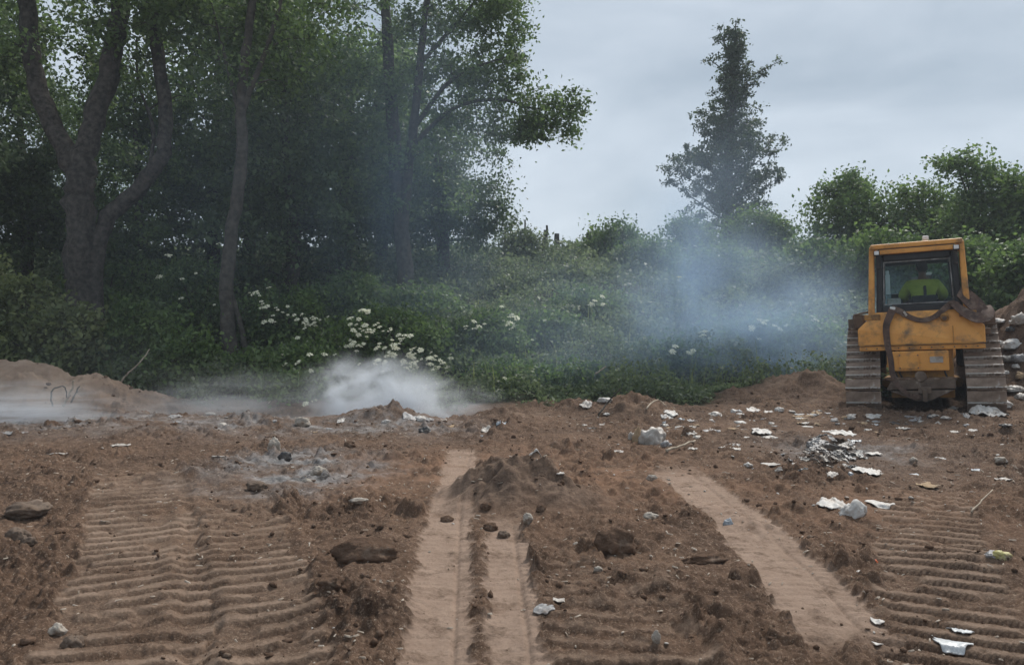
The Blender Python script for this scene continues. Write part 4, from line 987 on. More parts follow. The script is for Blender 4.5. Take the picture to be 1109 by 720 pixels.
    # belting hung across the tank, and its broad curled end
    def belt(name, pts, width, nrm, thick=.014, mat='belt'):
        P = smooth_path(pts, 6); Wd = np.interp(np.linspace(0, 1, len(P)), np.linspace(0, 1, len(width)), width); NR = np.array(nrm, float)
        T = np.gradient(P, axis=0); T /= np.linalg.norm(T, axis=1)[:, None]
        m = MB(); vs_ = []; fs = []
        for k in range(len(P)):
            s = np.cross(T[k], NR); s /= np.linalg.norm(s) + 1e-9; nn = np.cross(s, T[k])
            for a, b in ((-1, -1), (1, -1), (1, 1), (-1, 1)): vs_.append(P[k] + s * a * Wd[k] / 2 + nn * b * thick / 2)
        for k in range(len(P) - 1):
            for j in range(4): fs.append((k * 4 + j, k * 4 + (j + 1) % 4, k * 4 + 4 + (j + 1) % 4, k * 4 + 4 + j))
        fs += [(0, 1, 2, 3), tuple((len(P) - 1) * 4 + j for j in (3, 2, 1, 0))]
        m.add(vs_, fs); return m.build(name, M[mat], root, smooth=False)
    belt('hanging_strap', [(-.40, .40, 1.80), (-.44, .33, 1.70), (-.515, .30, 1.50), (-.51, .29, 1.2), (-.47, .27, .95), (-.45, .24, .70), (-.36, .17, .50), (-.18, .13, .36), (.02, .12, .33)], [.12, .12, .11, .10, .09, .085, .08, .07, .06], (0, -1, 0))
    belt('draped_belt', [(-.42, .44, 1.80), (-.30, .40, 1.75), (-.14, .38, 1.64), (.04, .38, 1.58), (.22, .38, 1.62), (.38, .40, 1.74), (.50, .44, 1.83), (.60, .42, 1.80)], [.10, .10, .085, .075, .08, .09, .10, .10], (0, -1, .25))
    belt('belt_flap', [(.50, .46, 1.86), (.58, .40, 1.78), (.72, .34, 1.66), (.86, .30, 1.585), (.98, .32, 1.60), (1.03, .42, 1.68), (1.0, .55, 1.77)], [.10, .13, .18, .20, .20, .19, .16], (0.1, -.8, .6))
    belt('belt_flap', [(.62, .48, 2.02), (.74, .50, 1.93), (.86, .48, 1.80), (.98, .45, 1.68)], [.16, .26, .27, .16], (.35, -.9, .35), .018)
    m = MB(); m.box((-.405, .40, 1.80), (.09, .06, .05), (0, .2, 0)); m.build('strap_buckle', M['white'], root, bevel=.015)
    m = MB(); m.box((-.21, .372, 1.70), (.035, .012, .085), (0, -.5, 0)); m.build('strap_clip', M['plastic_dirty'], root, bevel=.004)
    m = MB(); m.box((.495, .43, 1.845), (.06, .03, .03)); m.build('strap_clip', M['mudsteel'], root, bevel=.006)
    for k in range(11):
        m = MB(); x = -.85 + k * .17; m.tube([(x, .335, 1.13), (x, .322, 1.13)], .013, 8); m.build('bolt', M['mudsteel'], root)
    for k, x in enumerate((-.40, -.33, .36)):
        m = MB(); m.tube([tuple(q) for q in smooth_path([(x, .46, 1.12), (x - .03, .36, .92), (x - .01, .34, .72), (x + .05, .42, .58)], 5)], .016, 8); m.build('hydraulic_hose', M['darksteel'], root, smooth=True)
    m = MB(); m.box((.23, .273, .93), (.20, .012, .10)); m.build('warning_plate', M['plastic_dirty'], root, bevel=.004)
    for z in (.995, .965):
        m = MB(); m.box((.0, .30, z + .06), (.9, .03, .008)); m.build('cover_lip', Yd, root)
    # handrail, left step box
    m = MB(); m.tube([(-1.05, .75, 1.5), (-1.05, .75, 1.72), (-.80, .72, 1.76)], .018, 8); m.build('grab_rail', M['mudsteel'], root)
    m = MB(); m.box((-.99, 1.0, 1.60), (.18, .5, .24)); m.build('step_box', M['mudsteel'], root, bevel=.02)
    m = MB(); m.box((1.02, .95, 1.36), (.12, .6, .10)); m.build('step_box', M['mudsteel'], root, bevel=.02)
    return root

def rock_mesh(name, seed, dims, sub=3, rough=.28, freq=1.6):
    bm = bmesh.new(); bmesh.ops.create_icosphere(bm, subdivisions=sub, radius=1.0)
    rng = np.random.default_rng(seed); of = rng.uniform(0, 50, 3); fx = Vector(rng.normal(size=3)).normalized(); fy = Vector(rng.normal(size=3)).normalized()
    from mathutils import noise as mn
    for v in bm.verts:
        p = v.co.normalized(); q = p * freq + Vector(of)
        d = 1 + rough * (1.2 * mn.noise(q) + .8 * (.3 - abs(mn.noise(q * 2.1))) + .5 * mn.noise(q * 4.3) + .35 * (.3 - abs(mn.noise(q * 7.9))))
        d *= min(1.0, .82 / max(abs(p.dot(fx)), .55), .80 / max(abs(p.dot(fy)), .5))
        # facets
        v.co = Vector((p.x * dims[0], p.y * dims[1], p.z * dims[2])) * d
    me = bpy.data.meshes.new(name); bm.to_mesh(me); bm.free()
    me.polygons.foreach_set('use_smooth', np.ones(len(me.polygons), bool)); return me

dozer = bulldozer()

# --- the driver, seen from behind through the rear window
def skin_mesh(name, verts, edges, radii, sub=2, root=0):
    me = bpy.data.meshes.new(name); me.from_pydata(verts, edges, []); me.update()
    o = bpy.data.objects.new(name, me); COL.objects.link(o)
    mo = o.modifiers.new('s', 'SKIN'); mo.use_smooth_shade = True
    for i, r in enumerate(radii):
        r = r if hasattr(r, '__len__') else (r, r); me.skin_vertices[0].data[i].radius = r
    me.skin_vertices[0].data[root].use_root = True
    su = o.modifiers.new('d', 'SUBSURF'); su.levels = sub; su.render_levels = sub
    dg = bpy.context.evaluated_depsgraph_get(); dg.update()
    m2 = bpy.data.meshes.new_from_object(o.evaluated_get(dg)); m2.name = name
    bpy.data.objects.remove(o); return m2
def driver(dz):
    bpy.context.view_layer.update()
    z = 1.80; cx, cyy = .09, 1.30
    def L(x, y, zz): return (cx + x, cyy + y, z + zz)
    V = [L(0, 0, .03), L(0, -.02, .20), L(0, -.02, .38), L(0, 0, .50), L(0, .01, .58), L(0, .02, .68), L(0, .03, .77)]
    E = [(0, 1), (1, 2), (2, 3), (3, 4), (4, 5), (5, 6)]
    R = [(.15, .12), (.16, .12), (.17, .12), (.08, .08), (.055, .055), (.085, .095), (.075, .085)]
    for s in (-1, 1):
        b = len(V)
        V += [L(s * .20, 0, .42), L(s * .30, .12, .20), L(s * .27, .36, .14), L(s * .25, .44, .13)]
        E += [(2, b), (b, b + 1), (b + 1, b + 2), (b + 2, b + 3)]; R += [.07, .055, .038, .04]
        for f in range(4):
            q = len(V); V += [L(s * (.285 - .023 * f), .50, .14 - .004 * f), L(s * (.283 - .023 * f), .535 - .006 * abs(f - 1.5), .115)]; E += [(b + 3, q), (q, q + 1)]; R += [.010, .009]
        q = len(V); V += [L(s * .215, .45, .13), L(s * .20, .49, .12)]; E += [(b + 3, q), (q, q + 1)]; R += [.012, .010]
        b = len(V)
        V += [L(s * .10, .08, .0), L(s * .13, .42, .02), L(s * .13, .50, -.30), L(s * .13, .62, -.36)]
        E += [(0, b), (b, b + 1), (b + 1, b + 2), (b + 2, b + 3)]; R += [.09, .07, .05, .045]
    body = skin_mesh('person', V, E, R, 2); body.materials.append(M['skin'])
    o = bpy.data.objects.new('person', body); link(o); o.matrix_world = dz.matrix_world.copy()
    tag(o, 'driver in yellow-green high-visibility jacket seated inside the bulldozer cab, seen from behind', 'person')
    # jacket: torso and sleeves
    V = [L(0, 0, .02), L(0, -.03, .20), L(0, -.03, .36), L(0, -.01, .47)]; E = [(0, 1), (1, 2), (2, 3)]; R = [(.20, .15), (.215, .165), (.215, .16), (.11, .10)]
    for s in (-1, 1):
        b = len(V); V += [L(s * .22, -.01, .40), L(s * .335, .08, .22), L(s * .30, .31, .16)]; E += [(2, b), (b, b + 1), (b + 1, b + 2)]; R += [.105, .095, .07]
    j = skin_mesh('jacket', V, E, R, 2); j.materials.append(M['hivis']); jo = bpy.data.objects.new('jacket', j); link(jo, o)
    V = [L(0, 0, .02)]; E = []; R = [(.17, .14)]
    for s in (-1, 1):
        b = len(V); V += [L(s * .10, .08, .0), L(s * .13, .42, .02), L(s * .13, .50, -.28)]; E += [(0, b), (b, b + 1), (b + 1, b + 2)]; R += [.105, .085, .07]
    tr = skin_mesh('trousers', V, E, R, 2); tr.materials.append(M['trouser']); link(bpy.data.objects.new('trousers', tr), o)
    hm = rock_mesh('hair', 3, (.105, .12, .125), 3, rough=.06); hm.materials.append(M['hair']); ho = bpy.data.objects.new('hair', hm); link(ho, o); ho.location = L(0, .0, .735)
    for s in (-1, 1): MB().box(L(s * .09, .03, .70), (.018, .04, .06)).build('ear', M['skin'], o, bevel=.008)
driver(dozer)

# ------------------------------------------------------------------ stones, clods, wood
def stone(px, py, wpx, hpx, label, mat='stone', seed=0, group=None, sink=.35, deep=.8, rz=0, name='stone', cat='stone'):
    x, y = G(px, py); s = y / F
    w, h = wpx * s / 2, hpx * s / 2
    me = rock_mesh(name, seed + int(px), (w, w * deep, h * 1.25), 4, rough=.26 if mat == 'clod' else .30); me.materials.append(M[mat])
    o = bpy.data.objects.new(name, me); link(o); o.location = (x, y + w * deep * .4, gz(x, y + w * deep * .4, True) + h * (1.0 - 1.2 * sink)); o.rotation_euler = (0, 0, rz)
    tag(o, label, cat, group); return o
stone(24, 562, 44, 15, 'long flat dark stone at the left edge beside the track ridges', seed=1, rz=.2)
stone(17, 588, 22, 15, 'rounded brown stone just below the long flat stone at the left edge', seed=2)
stone(30, 590, 14, 10, 'small brown stone touching the rounded one at the left edge', seed=22)
stone(393, 607, 70, 24, 'large dark clod half buried left of the double tyre track', 'clod', seed=3, deep=.6, sink=.6, name='earth_clod', cat='clod')
stone(357, 640, 30, 16, 'lumpy brown clod below left of the large half-buried clod', 'clod', seed=4, name='earth_clod', cat='clod')
stone(669, 600, 42, 26, 'big reddish brown block of earth right of the double tyre track', 'clod', seed=5, name='earth_clod', cat='clod')
stone(765, 610, 52, 12, 'long low slab of earth beside the right tyre track', 'clod', seed=6, deep=.4, rz=.3, name='earth_clod', cat='clod')
stone(60, 688, 17, 12, 'pale cream stone on the dirt near the lower left corner', 'stone_pale', seed=7)
stone(78, 703, 22, 14, 'brownish pale stone at the very bottom left', 'stone', seed=8)
stone(572, 577, 10, 9, 'small white stone on the right foot of the little earth heap', 'stone_pale', seed=9)
stone(545, 583, 13, 7, 'flat grey stone at the front foot of the little earth heap', 'stone', seed=10)
stone(531, 575, 16, 8, 'dark flat clod at the front of the little earth heap', 'clod', seed=11, name='earth_clod', cat='clod')
stone(484, 565, 14, 6, 'dark flat clod left of the little earth heap on the tyre track', 'clod', seed=12, name='earth_clod', cat='clod')
stone(586, 556, 12, 7, 'brown clod on the right shoulder of the little earth heap', 'clod', seed=13, name='earth_clod', cat='clod')
stone(526, 553, 11, 8, 'dark clod on top of the little earth heap', 'clod', seed=14, name='earth_clod', cat='clod')
stone(277, 533, 22, 10, 'grey stone in the ash patch left of centre', 'stone', seed=15)
stone(388, 551, 20, 5, 'narrow pale stone lying between the ash patch and the tyre track', 'stone_pale', seed=16, deep=.5)
stone(296, 492, 12, 16, 'whitish ash-covered lump at the top of the ash patch', 'stone_pale', seed=17)
stone(308, 500, 14, 10, 'dark charred lump beside the whitish ash lump', 'plastic_black', seed=18)
stone(333, 523, 12, 5, 'flat white ash flake in the middle of the ash patch', 'stone_pale', seed=19, deep=.5)
stone(345, 517, 16, 10, 'grey ash lump at the right side of the ash patch', 'stone_pale', seed=20)
stone(327, 462, 16, 10, 'pinkish pale stone on the far dirt edge in front of the white smoke', 'stone_pale', seed=21)
stone(706, 521, 12, 6, 'pale cream stone at the top end of the right tyre track', 'stone_pale', seed=23, deep=.6)
stone(648, 620, 9, 6, 'small white stone below the reddish block of earth', 'stone_pale', seed=24)
stone(625, 594, 8, 6, 'small pale stone left of the reddish block of earth', 'stone_pale', seed=25)
stone(711, 703, 9, 12, 'small white pebble standing on the ridges at the bottom centre', 'stone_pale', seed=26)
stone(705, 565, 16, 9, 'greyish white lump right of the reddish block of earth', 'stone_pale', seed=27)
stone(990, 503, 8, 5, 'small pale stone right of the grey rubbish pile', 'stone_pale', seed=28)
stone(1085, 505, 12, 6, 'pale stone near the right edge level with the grey rubbish pile', 'stone_pale', seed=29)
stone(460, 470, 14, 8, 'dark lump on the small mound before the white smoke', 'plastic_black', seed=30)
stone(378, 486, 12, 7, 'dark brown clod left of the small mound before the white smoke', 'clod', seed=31, name='earth_clod', cat='clod')

def clods():
    """crumbs of soil, far too many to count"""
    rng = np.random.default_rng(1200)
    bm = bmesh.new(); bmesh.ops.create_icosphere(bm, subdivisions=1, radius=1.0)
    bv = np.array([v.co[:] for v in bm.verts]); bf = np.array([[v.index for v in f.verts] for f in bm.faces]); bm.free()
    n = 26000
    y = 2.6 + 12.8 * rng.uniform(size=n) ** 1.15; x = rng.uniform(-.75, .75, n) * y
    z, ty, gr, vg = terrain(x, y, True)
    dens = 0.30 + 1.5 * np.clip(fbm(x * .9, y * .9, 3, 1201), -.2, .6)
    k = (rng.uniform(size=n) < dens * (1 - .93 * ty) * (1 - .5 * gr)) & (vg < .5); x, y, z = x[k], y[k], z[k]; n = len(x)
    sz = (0.004 + 0.022 * rng.uniform(size=n) ** 9) * (0.75 + y * 0.07)
    V = np.repeat(bv[None], n, 0) * (1 + rng.normal(size=(n, len(bv), 1)) * .30)
    V = V * (sz[:, None] * rng.uniform(.6, 1.35, (n, 3)) * np.array([1, 1, .7]))[:, None, :]
    a = rng.uniform(0, 6.28, n); c, s = np.cos(a)[:, None], np.sin(a)[:, None]
    V = np.stack([V[..., 0] * c - V[..., 1] * s, V[..., 0] * s + V[..., 1] * c, V[..., 2]], -1)
    V += np.stack([x, y, z + sz * .25], 1)[:, None, :]
    Fq = (bf[None] + (np.arange(n) * len(bv))[:, None, None]).reshape(-1, 3)
    me = mesh_np('soil_crumbs', V.reshape(-1, 3), Fq, M['clod'])
    o = link(bpy.data.objects.new('soil_crumbs', me)); tag(o, 'loose crumbs and small clods of brown soil all over the churned ground', 'soil', kind='stuff')
clods()
def flecks():
    """pale grit and straw-like slivers in the soil, far too many to count"""
    rng = np.random.default_rng(1300); n = 5200
    y = 2.6 + 11.6 * rng.uniform(size=n) ** .95; x = rng.uniform(-.72, .72, n) * y
    z, ty, gr, vg = terrain(x, y, True); k = (rng.uniform(size=n) < (.35 + .9 * np.clip(fbm(x * .7, y * .7, 3, 1301), -.3, .7)) * (1 - .7 * ty)) & (vg < .4); x, y, z = x[k], y[k], z[k]; n = len(x)
    L = rng.uniform(.008, .05, n) * (.7 + .06 * y); w = rng.uniform(.004, .009, n) * (.7 + .06 * y); a = rng.uniform(0, 6.28, n); h = rng.uniform(.002, .008, n)
    d = np.stack([np.cos(a), np.sin(a), rng.uniform(-.3, .3, n)], 1) * (L / 2)[:, None]; sd = np.stack([-np.sin(a), np.cos(a), 0 * a], 1) * (w / 2)[:, None]
    c = np.stack([x, y, z + .004], 1); up = np.stack([0 * a, 0 * a, h], 1)
    V = np.stack([c - d - sd, c + d - sd, c + d + sd, c - d + sd, c - d * .8 - sd + up, c + d * .8 - sd + up, c + d * .8 + sd + up, c - d * .8 + sd + up], 1).reshape(-1, 3)
    q = np.array([[4, 5, 6, 7], [0, 1, 5, 4], [1, 2, 6, 5], [2, 3, 7, 6], [3, 0, 4, 7]])
    Fq = (q[None] + (np.arange(n) * 8)[:, None, None]).reshape(-1, 4)
    o = link(bpy.data.objects.new('soil_flecks', mesh_np('soil_flecks', V, Fq, M['fleck']))); tag(o, 'pale grit, straw and splinters mixed into the churned soil', 'debris', kind='stuff')
M['fleck'] = noise_mat('fleck', (0.16, 0.115, 0.08), (0.46, 0.40, 0.33), scale=9, rough=.9, bump=0, lo=.3, hi=.7)
flecks()

def stick(pts, r, label, mat='deadwood', name='stick', group=None):
    P = smooth_path(pts, 4); rng = np.random.default_rng(int(abs(P[0][0]) * 1000)); P[1:-1] += rng.normal(size=(len(P) - 2, 3)) * r * .35
    m = MB(); m.tube([tuple(p - P[0]) for p in P], list(np.linspace(r, r * .55, len(P))), 7)
    o = m.build(name, M[mat], smooth=True); o.location = P[0]; tag(o, label, 'stick', group); return o
def gp(px, py, up=0.0):
    x, y = G(px, py); return np.array([x, y, gz(x, y, True) + up])
stick([gp(722, 493, .02), gp(737, 489, .04), gp(753, 484, .05)], .018, 'pale straight stick lying on the dirt right of the torn sack')
hy = 13.0
stick([W(68, 440, hy), W(76, 425, hy), W(80, 412, hy)], .022, 'pale upright stub of a stick poking out of the sandy heap')
stick([W(57, 440, hy - .1), W(55, 426, hy - .1), W(60, 420, hy - .1), W(70, 419, hy - .1), W(72, 430, hy)], .016, 'thin root bent into a loop on the sandy heap', 'bark_pale')
stick([W(77, 436, hy), W(83, 424, hy), W(86, 418, hy)], .014, 'short dark twig beside the pale stub on the sandy heap', 'bark')
stick([W(160, 444, 14.2), W(168, 436, 14.2), W(178, 430, 14.2)], .016, 'pale forked twig end at the right foot of the sandy heap')
stick([W(122, 426, 15.2), W(135, 408, 15.3), W(142, 401, 15.3), W(152, 392, 15.4), W(162, 378, 15.5)], .020, 'long dead branch leaning up out of the bushes behind the sandy heap')
stick([W(143, 452, 14.0), W(128, 443, 14.0), W(140, 444, 14.0)], .010, 'thin curved twig lying on the sandy heap slope', 'bark_pale')
stick([W(0, 364, 16.6), W(14, 371, 16.6), W(24, 378, 16.5)], .02, 'dark bare branch in the bush at the left edge', 'bark')
stick([gp(1052, 560, .02), gp(1064, 546, .05), gp(1075, 541, .08)], .008, 'thin dry twig on the churned dirt near the right edge', 'deadwood')
stick([W(645, 405, 16.2), W(650, 401, 16.2), W(656, 396, 16.3)], .022, 'short pale broken branch in the weeds at the middle of the slope')
stick([gp(700, 446, .02), gp(712, 441, .12), gp(722, 447, .10)], .014, 'thin pale bent stick at the dirt edge behind the torn sack')
stick([gp(648, 452, .02), gp(660, 444, .15), gp(672, 440, .2)], .016, 'grey root sticking out of the earth lump at the dirt edge', 'bark_pale')

# ------------------------------------------------------------------ litter
from mathutils import noise as mnoise
def crumpled_bag(dims, seed, sub=4, amp=.25, tail=None):
    bm = bmesh.new(); bmesh.ops.create_icosphere(bm, subdivisions=sub, radius=1.0)
    rng = np.random.default_rng(seed); of = Vector(rng.uniform(0, 60, 3))
    for v in bm.verts:
        p = v.co.normalized(); q = p * 1.3 + of
        d = 1 + 1.5 * amp * mnoise.noise(q) + amp * 1.3 * (.28 - abs(mnoise.noise(q * 1.9 + of))) + amp * 1.0 * (.28 - abs(mnoise.noise(q * 4.1))) + amp * .55 * (.28 - abs(mnoise.noise(q * 8.3)))
        z = (p.z ** .65 if p.z > 0 else p.z * .35) * (.85 + .3 * mnoise.noise(Vector((p.x * 1.5, p.y * 1.5, 3)) + of))
        v.co = Vector((p.x * dims[0] * d, p.y * dims[1] * d, z * dims[2] * d))
    me = bpy.data.meshes.new('bag'); bm.to_mesh(me); bm.free()
    me.polygons.foreach_set('use_smooth', np.ones(len(me.polygons), bool)); return me
def crumpled_sheet(lx, ly, seed, lift=.25, nx=18, ny=14, thick=.004):
    rng = np.random.default_rng(seed); ox, oy = rng.uniform(0, 40, 2)
    u = np.linspace(-1, 1, nx); v = np.linspace(-1, 1, ny); U, Vv = np.meshgrid(u, v, indexing='ij')
    rr_ = 1 - .22 * (U * U * Vv * Vv); ed = rr_ * (1 + .35 * pn(U * 1.1 + ox, Vv * 1.1 + oy, 3))
    X = U * lx / 2 * ed + .12 * lx * pn(Vv * 1.2 + oy, U * .5, 7); Yy = Vv * ly / 2 * ed + .12 * ly * pn(U * 1.3 + ox, Vv * .5, 8)
    s = max(lx, ly)
    Z = s * min(lift, .3) * .7 * (np.abs(pn(U * 1.3 + ox, Vv * 1.3 + oy, 1)) + .5 * np.abs(pn(U * 3 + ox, Vv * 3 + oy, 2)) + .25 * np.abs(pn(U * 6 + ox, Vv * 6, 4))) + .004
    top = np.stack([X, Yy, Z + thick], -1).reshape(-1, 3); bot = np.stack([X, Yy, Z], -1).reshape(-1, 3); N_ = nx * ny
    i = np.arange(nx - 1)[:, None] * ny; j = np.arange(ny - 1)[None]
    q = np.stack([i + j, i + ny + j, i + ny + j + 1, i + j + 1], -1).reshape(-1, 4)
    ring = [k * ny for k in range(nx)] + [(nx - 1) * ny + k for k in range(1, ny)] + [k * ny + ny - 1 for k in range(nx - 2, -1, -1)] + [k for k in range(ny - 2, 0, -1)]
    sd = [[ring[k], ring[(k + 1) % len(ring)], ring[(k + 1) % len(ring)] + N_, ring[k] + N_] for k in range(len(ring))]
    sd = [[b, a, d, c] for a, b, c, d in sd]
    return mesh_np('sheet', np.vstack([top, bot]), np.vstack([q, q[:, ::-1] + N_, np.array(sd)]), smooth=True)
def litter(kind, px, py, wpx, hpx, mat, label, seed, name, cat='litter', group=None, rz=None, lift=.25, up=0.0, onheap=None):
    x, y = G(px, py + hpx * .35); s = y / F; w = wpx * s * .88; h = hpx * s * .88
    if kind == 'bag': me = crumpled_bag((w / 2, w * .42, h * .62), seed)
    elif kind == 'tallbag': me = crumpled_bag((w / 2, w * .38, h * .80), seed)
    else: me = crumpled_sheet(w, max(min(h * 3.2, w * 1.1), w * .45), seed, lift)
    me.name = name; me.materials.append(M[mat])
    o = bpy.data.objects.new(name, me); link(o)
    a = rz if rz is not None else (seed % 7 - 3) * .12
    o.rotation_euler = (0, 0, a); z0 = gz(x, y + .05, True)
    if kind == 'sheet':                                # lies on the lumps below it, edges partly buried
        n = len(me.vertices); c = np.empty(n * 3, np.float32); me.vertices.foreach_get('co', c); c = c.reshape(-1, 3)
        gx = x + c[:, 0] * math.cos(a) - c[:, 1] * math.sin(a); gy = y + .05 + c[:, 0] * math.sin(a) + c[:, 1] * math.cos(a)
        g1 = terrain(gx, gy, False)[0]; g2 = terrain(gx, gy, True)[0]; c[:, 2] += (g1 - g1.mean()) + .35 * (g2 - g1 - (g2 - g1).mean()) + (g2.mean() - z0) + .004 + up; me.vertices.foreach_set('co', c.ravel()); me.update()
        o.location = (x, y + .05, z0)
    else: o.location = (x, y + .05, z0 - .10 * h + up)
    tag(o, label, cat, group); return o
LB = litter
LB('sheet', 904, 545, 34, 16, 'plastic', 'arched white plastic sheet touching the round white bag', 3, 'plastic_sheet', lift=.55)
LB('tallbag', 926, 553, 30, 26, 'plastic', 'round puffed white plastic bag in front of the grey rubbish pile', 4, 'plastic_bag')
LB('sheet', 957, 549, 28, 8, 'plastic', 'flat white plastic scrap right of the round white bag', 5, 'plastic_sheet', lift=.12)
LB('sheet', 1036, 702, 36, 24, 'plastic_clear', 'shiny translucent wrapper lying near the bottom right corner', 6, 'plastic_wrapper', lift=.16, rz=.5)
LB('sheet', 1047, 688, 28, 12, 'plastic_clear', 'folded end of clear plastic just above the shiny wrapper', 7, 'plastic_wrapper', lift=.2, rz=.1)
LB('bag', 951, 611, 8, 6, 'plastic_orange', 'small bright orange scrap on the dirt at right', 8, 'orange_scrap')
LB('bag', 936, 618, 9, 5, 'plastic', 'tiny white scrap below left of the orange one', 9, 'white_scrap')
LB('bag', 1089, 603, 22, 15, 'plastic_yellow', 'yellowish crumpled packet at the right edge', 10, 'yellow_packet')
LB('bag', 1080, 609, 18, 10, 'plastic_grey', 'grey crumpled scrap beside the yellowish packet', 11, 'grey_scrap')
LB('bag', 790, 566, 11, 14, 'plastic_blue', 'small bluish wrapper on the right tyre track', 12, 'blue_wrapper')
LB('tallbag', 707, 472, 34, 26, 'plastic_dirty', 'grey-white torn sack crumpled on the dirt in the middle distance', 13, 'torn_sack')
LB('tallbag', 691, 470, 12, 28, 'card', 'brown cardboard piece propped against the torn sack', 14, 'cardboard_piece')
LB('bag', 684, 474, 6, 14, 'plastic_dirty', 'thin pale rag hanging left of the cardboard piece', 15, 'rag')
LB('bag', 722, 483, 12, 9, 'plastic_grey', 'small grey scrap right below the torn sack', 16, 'grey_scrap')
LB('sheet', 915, 479, 30, 10, 'plastic', 'bright white bag on top of the grey rubbish pile', 17, 'plastic_bag', up=.10)
LB('bag', 888, 482, 26, 14, 'plastic_grey', 'pale grey bag at the top left of the grey rubbish pile', 18, 'plastic_bag', up=.04)
LB('sheet', 942, 511, 32, 10, 'plastic', 'white plastic scrap at the right end of the grey rubbish pile', 19, 'plastic_sheet')
LB('sheet', 948, 493, 20, 5, 'plastic', 'narrow white strip right of the grey rubbish pile', 20, 'plastic_strip', rz=.15)
rp = np.random.default_rng(2100)
for k in range(60):
    ax, ay = rp.normal() * 21 + 895, rp.normal() * 8 + 500
    kd = ('grey', 'pale', 'white', 'grey', 'black', 'pale')[k % 6]
    o_ = LB('sheet', ax, ay, rp.uniform(9, 24), rp.uniform(1.5, 3), {'grey': 'plastic_grey', 'pale': 'plastic_dirty', 'white': 'plastic', 'black': 'plastic_black'}[kd],
       {'grey': 'crumpled grey plastic', 'pale': 'dirty pale plastic', 'white': 'whitish plastic', 'black': 'black plastic'}[kd] + ' shred heaped in the rubbish pile in front of the bulldozer',
       2200 + k, 'plastic_shred', group=kd + ' shreds of the rubbish pile', lift=.5, rz=rp.uniform(-1.5, 1.5), up=max(0, .19 - abs(ax - 895) * .006) * rp.uniform(.2, 1.2))
    o_.rotation_euler[0] = rp.uniform(-.6, .6); o_.rotation_euler[1] = rp.uniform(-.5, .5)
LB('sheet', 826, 468, 26, 9, 'plastic', 'white and grey crumpled sheet left of the grey rubbish pile', 30, 'plastic_sheet', lift=.35)
LB('bag', 835, 473, 20, 6, 'plastic_dirty', 'small dirty scrap beside the crumpled sheet', 31, 'dirty_scrap')
LB('bag', 803, 457, 16, 6, 'plastic', 'white scrap between the torn sack and the crumpled sheet', 32, 'white_scrap')
LB('bag', 775, 447, 20, 12, 'plastic_dirty', 'grey-white bag on the far dirt edge below the blue smoke', 33, 'plastic_bag')
LB('bag', 797, 445, 12, 6, 'plastic', 'white scrap right of the grey-white bag on the far dirt edge', 34, 'white_scrap')
LB('sheet', 816, 445, 16, 6, 'plastic', 'flat white scrap on the far dirt edge below the mound', 35, 'plastic_sheet')
LB('bag', 845, 444, 11, 7, 'plastic', 'white scrap at the foot of the dirt mound left of the bulldozer', 36, 'white_scrap')
LB('bag', 857, 446, 10, 5, 'plastic_dirty', 'dirty scrap at the right foot of the dirt mound', 37, 'dirty_scrap')
LB('sheet', 728, 448, 18, 6, 'plastic', 'white flat scrap on the far dirt edge behind the torn sack', 38, 'plastic_sheet')
LB('bag', 737, 462, 12, 5, 'plastic', 'white scrap right of the torn sack', 39, 'white_scrap')
LB('sheet', 797, 487, 14, 6, 'plastic_dirty', 'pale flat scrap right of the pale stick', 40, 'plastic_sheet')
LB('sheet', 836, 503, 22, 8, 'plastic_dirty', 'pale flat sheet at the left foot of the grey rubbish pile', 41, 'plastic_sheet', lift=.12)
LB('bag', 812, 505, 10, 6, 'plastic', 'white scrap left of the pale flat sheet', 42, 'white_scrap')
LB('sheet', 635, 440, 14, 8, 'plastic_dirty', 'pale scrap caught at the dirt edge in the middle', 43, 'plastic_sheet')
LB('bag', 655, 434, 16, 8, 'plastic', 'white bag caught in the weeds at the dirt edge', 44, 'plastic_bag')
LB('bag', 455, 453, 14, 9, 'plastic', 'white scrap on the small mound before the white smoke', 45, 'white_scrap')
LB('bag', 418, 458, 10, 6, 'plastic', 'small white scrap on the left shoulder of the small mound', 46, 'white_scrap')
LB('sheet', 443, 452, 16, 8, 'plastic_grey', 'grey scrap on top of the small mound before the white smoke', 47, 'grey_scrap')
LB('sheet', 1072, 441, 34, 14, 'plastic', 'large white sheet crumpled beside the right track of the bulldozer', 48, 'plastic_sheet', lift=.4)
LB('bag', 1090, 438, 18, 12, 'plastic', 'white bag at the foot of the rubbish heap by the right track', 49, 'plastic_bag')
LB('bag', 1078, 449, 14, 6, 'plastic_dirty', 'dirty scrap in front of the large white sheet', 50, 'dirty_scrap')
LB('bag', 1035, 443, 13, 6, 'plastic', 'small white bag between the tracks behind the bulldozer', 51, 'plastic_bag')
LB('bag', 924, 453, 9, 6, 'plastic', 'small white scrap below the left track of the bulldozer', 52, 'white_scrap')
LB('bag', 939, 457, 5, 4, 'plastic', 'tiny white scrap right below the left track', 53, 'white_scrap')
LB('sheet', 980, 464, 14, 6, 'plastic_dirty', 'dirty pale scrap on the dirt behind the bulldozer', 54, 'dirty_scrap')
LB('sheet', 1010, 527, 26, 8, 'card', 'pale brown torn paper right of the flat white scrap', 55, 'torn_paper')
LB('bag', 1106, 553, 6, 7, 'plastic', 'small white scrap cut by the right edge of the picture', 56, 'white_scrap')
LB('sheet', 590, 664, 26, 12, 'plastic_grey', 'grey shredded plastic pressed into the dirt right of the double tyre track', 57, 'plastic_shred', lift=.12)
LB('sheet', 606, 656, 15, 6, 'plastic_dirty', 'pale plastic edge on top of the pressed grey shred', 58, 'plastic_shred', lift=.2)
LB('sheet', 412, 596, 26, 6, 'plastic_clear', 'thin shiny plastic strip on the large half-buried clod', 59, 'plastic_strip', lift=.15)
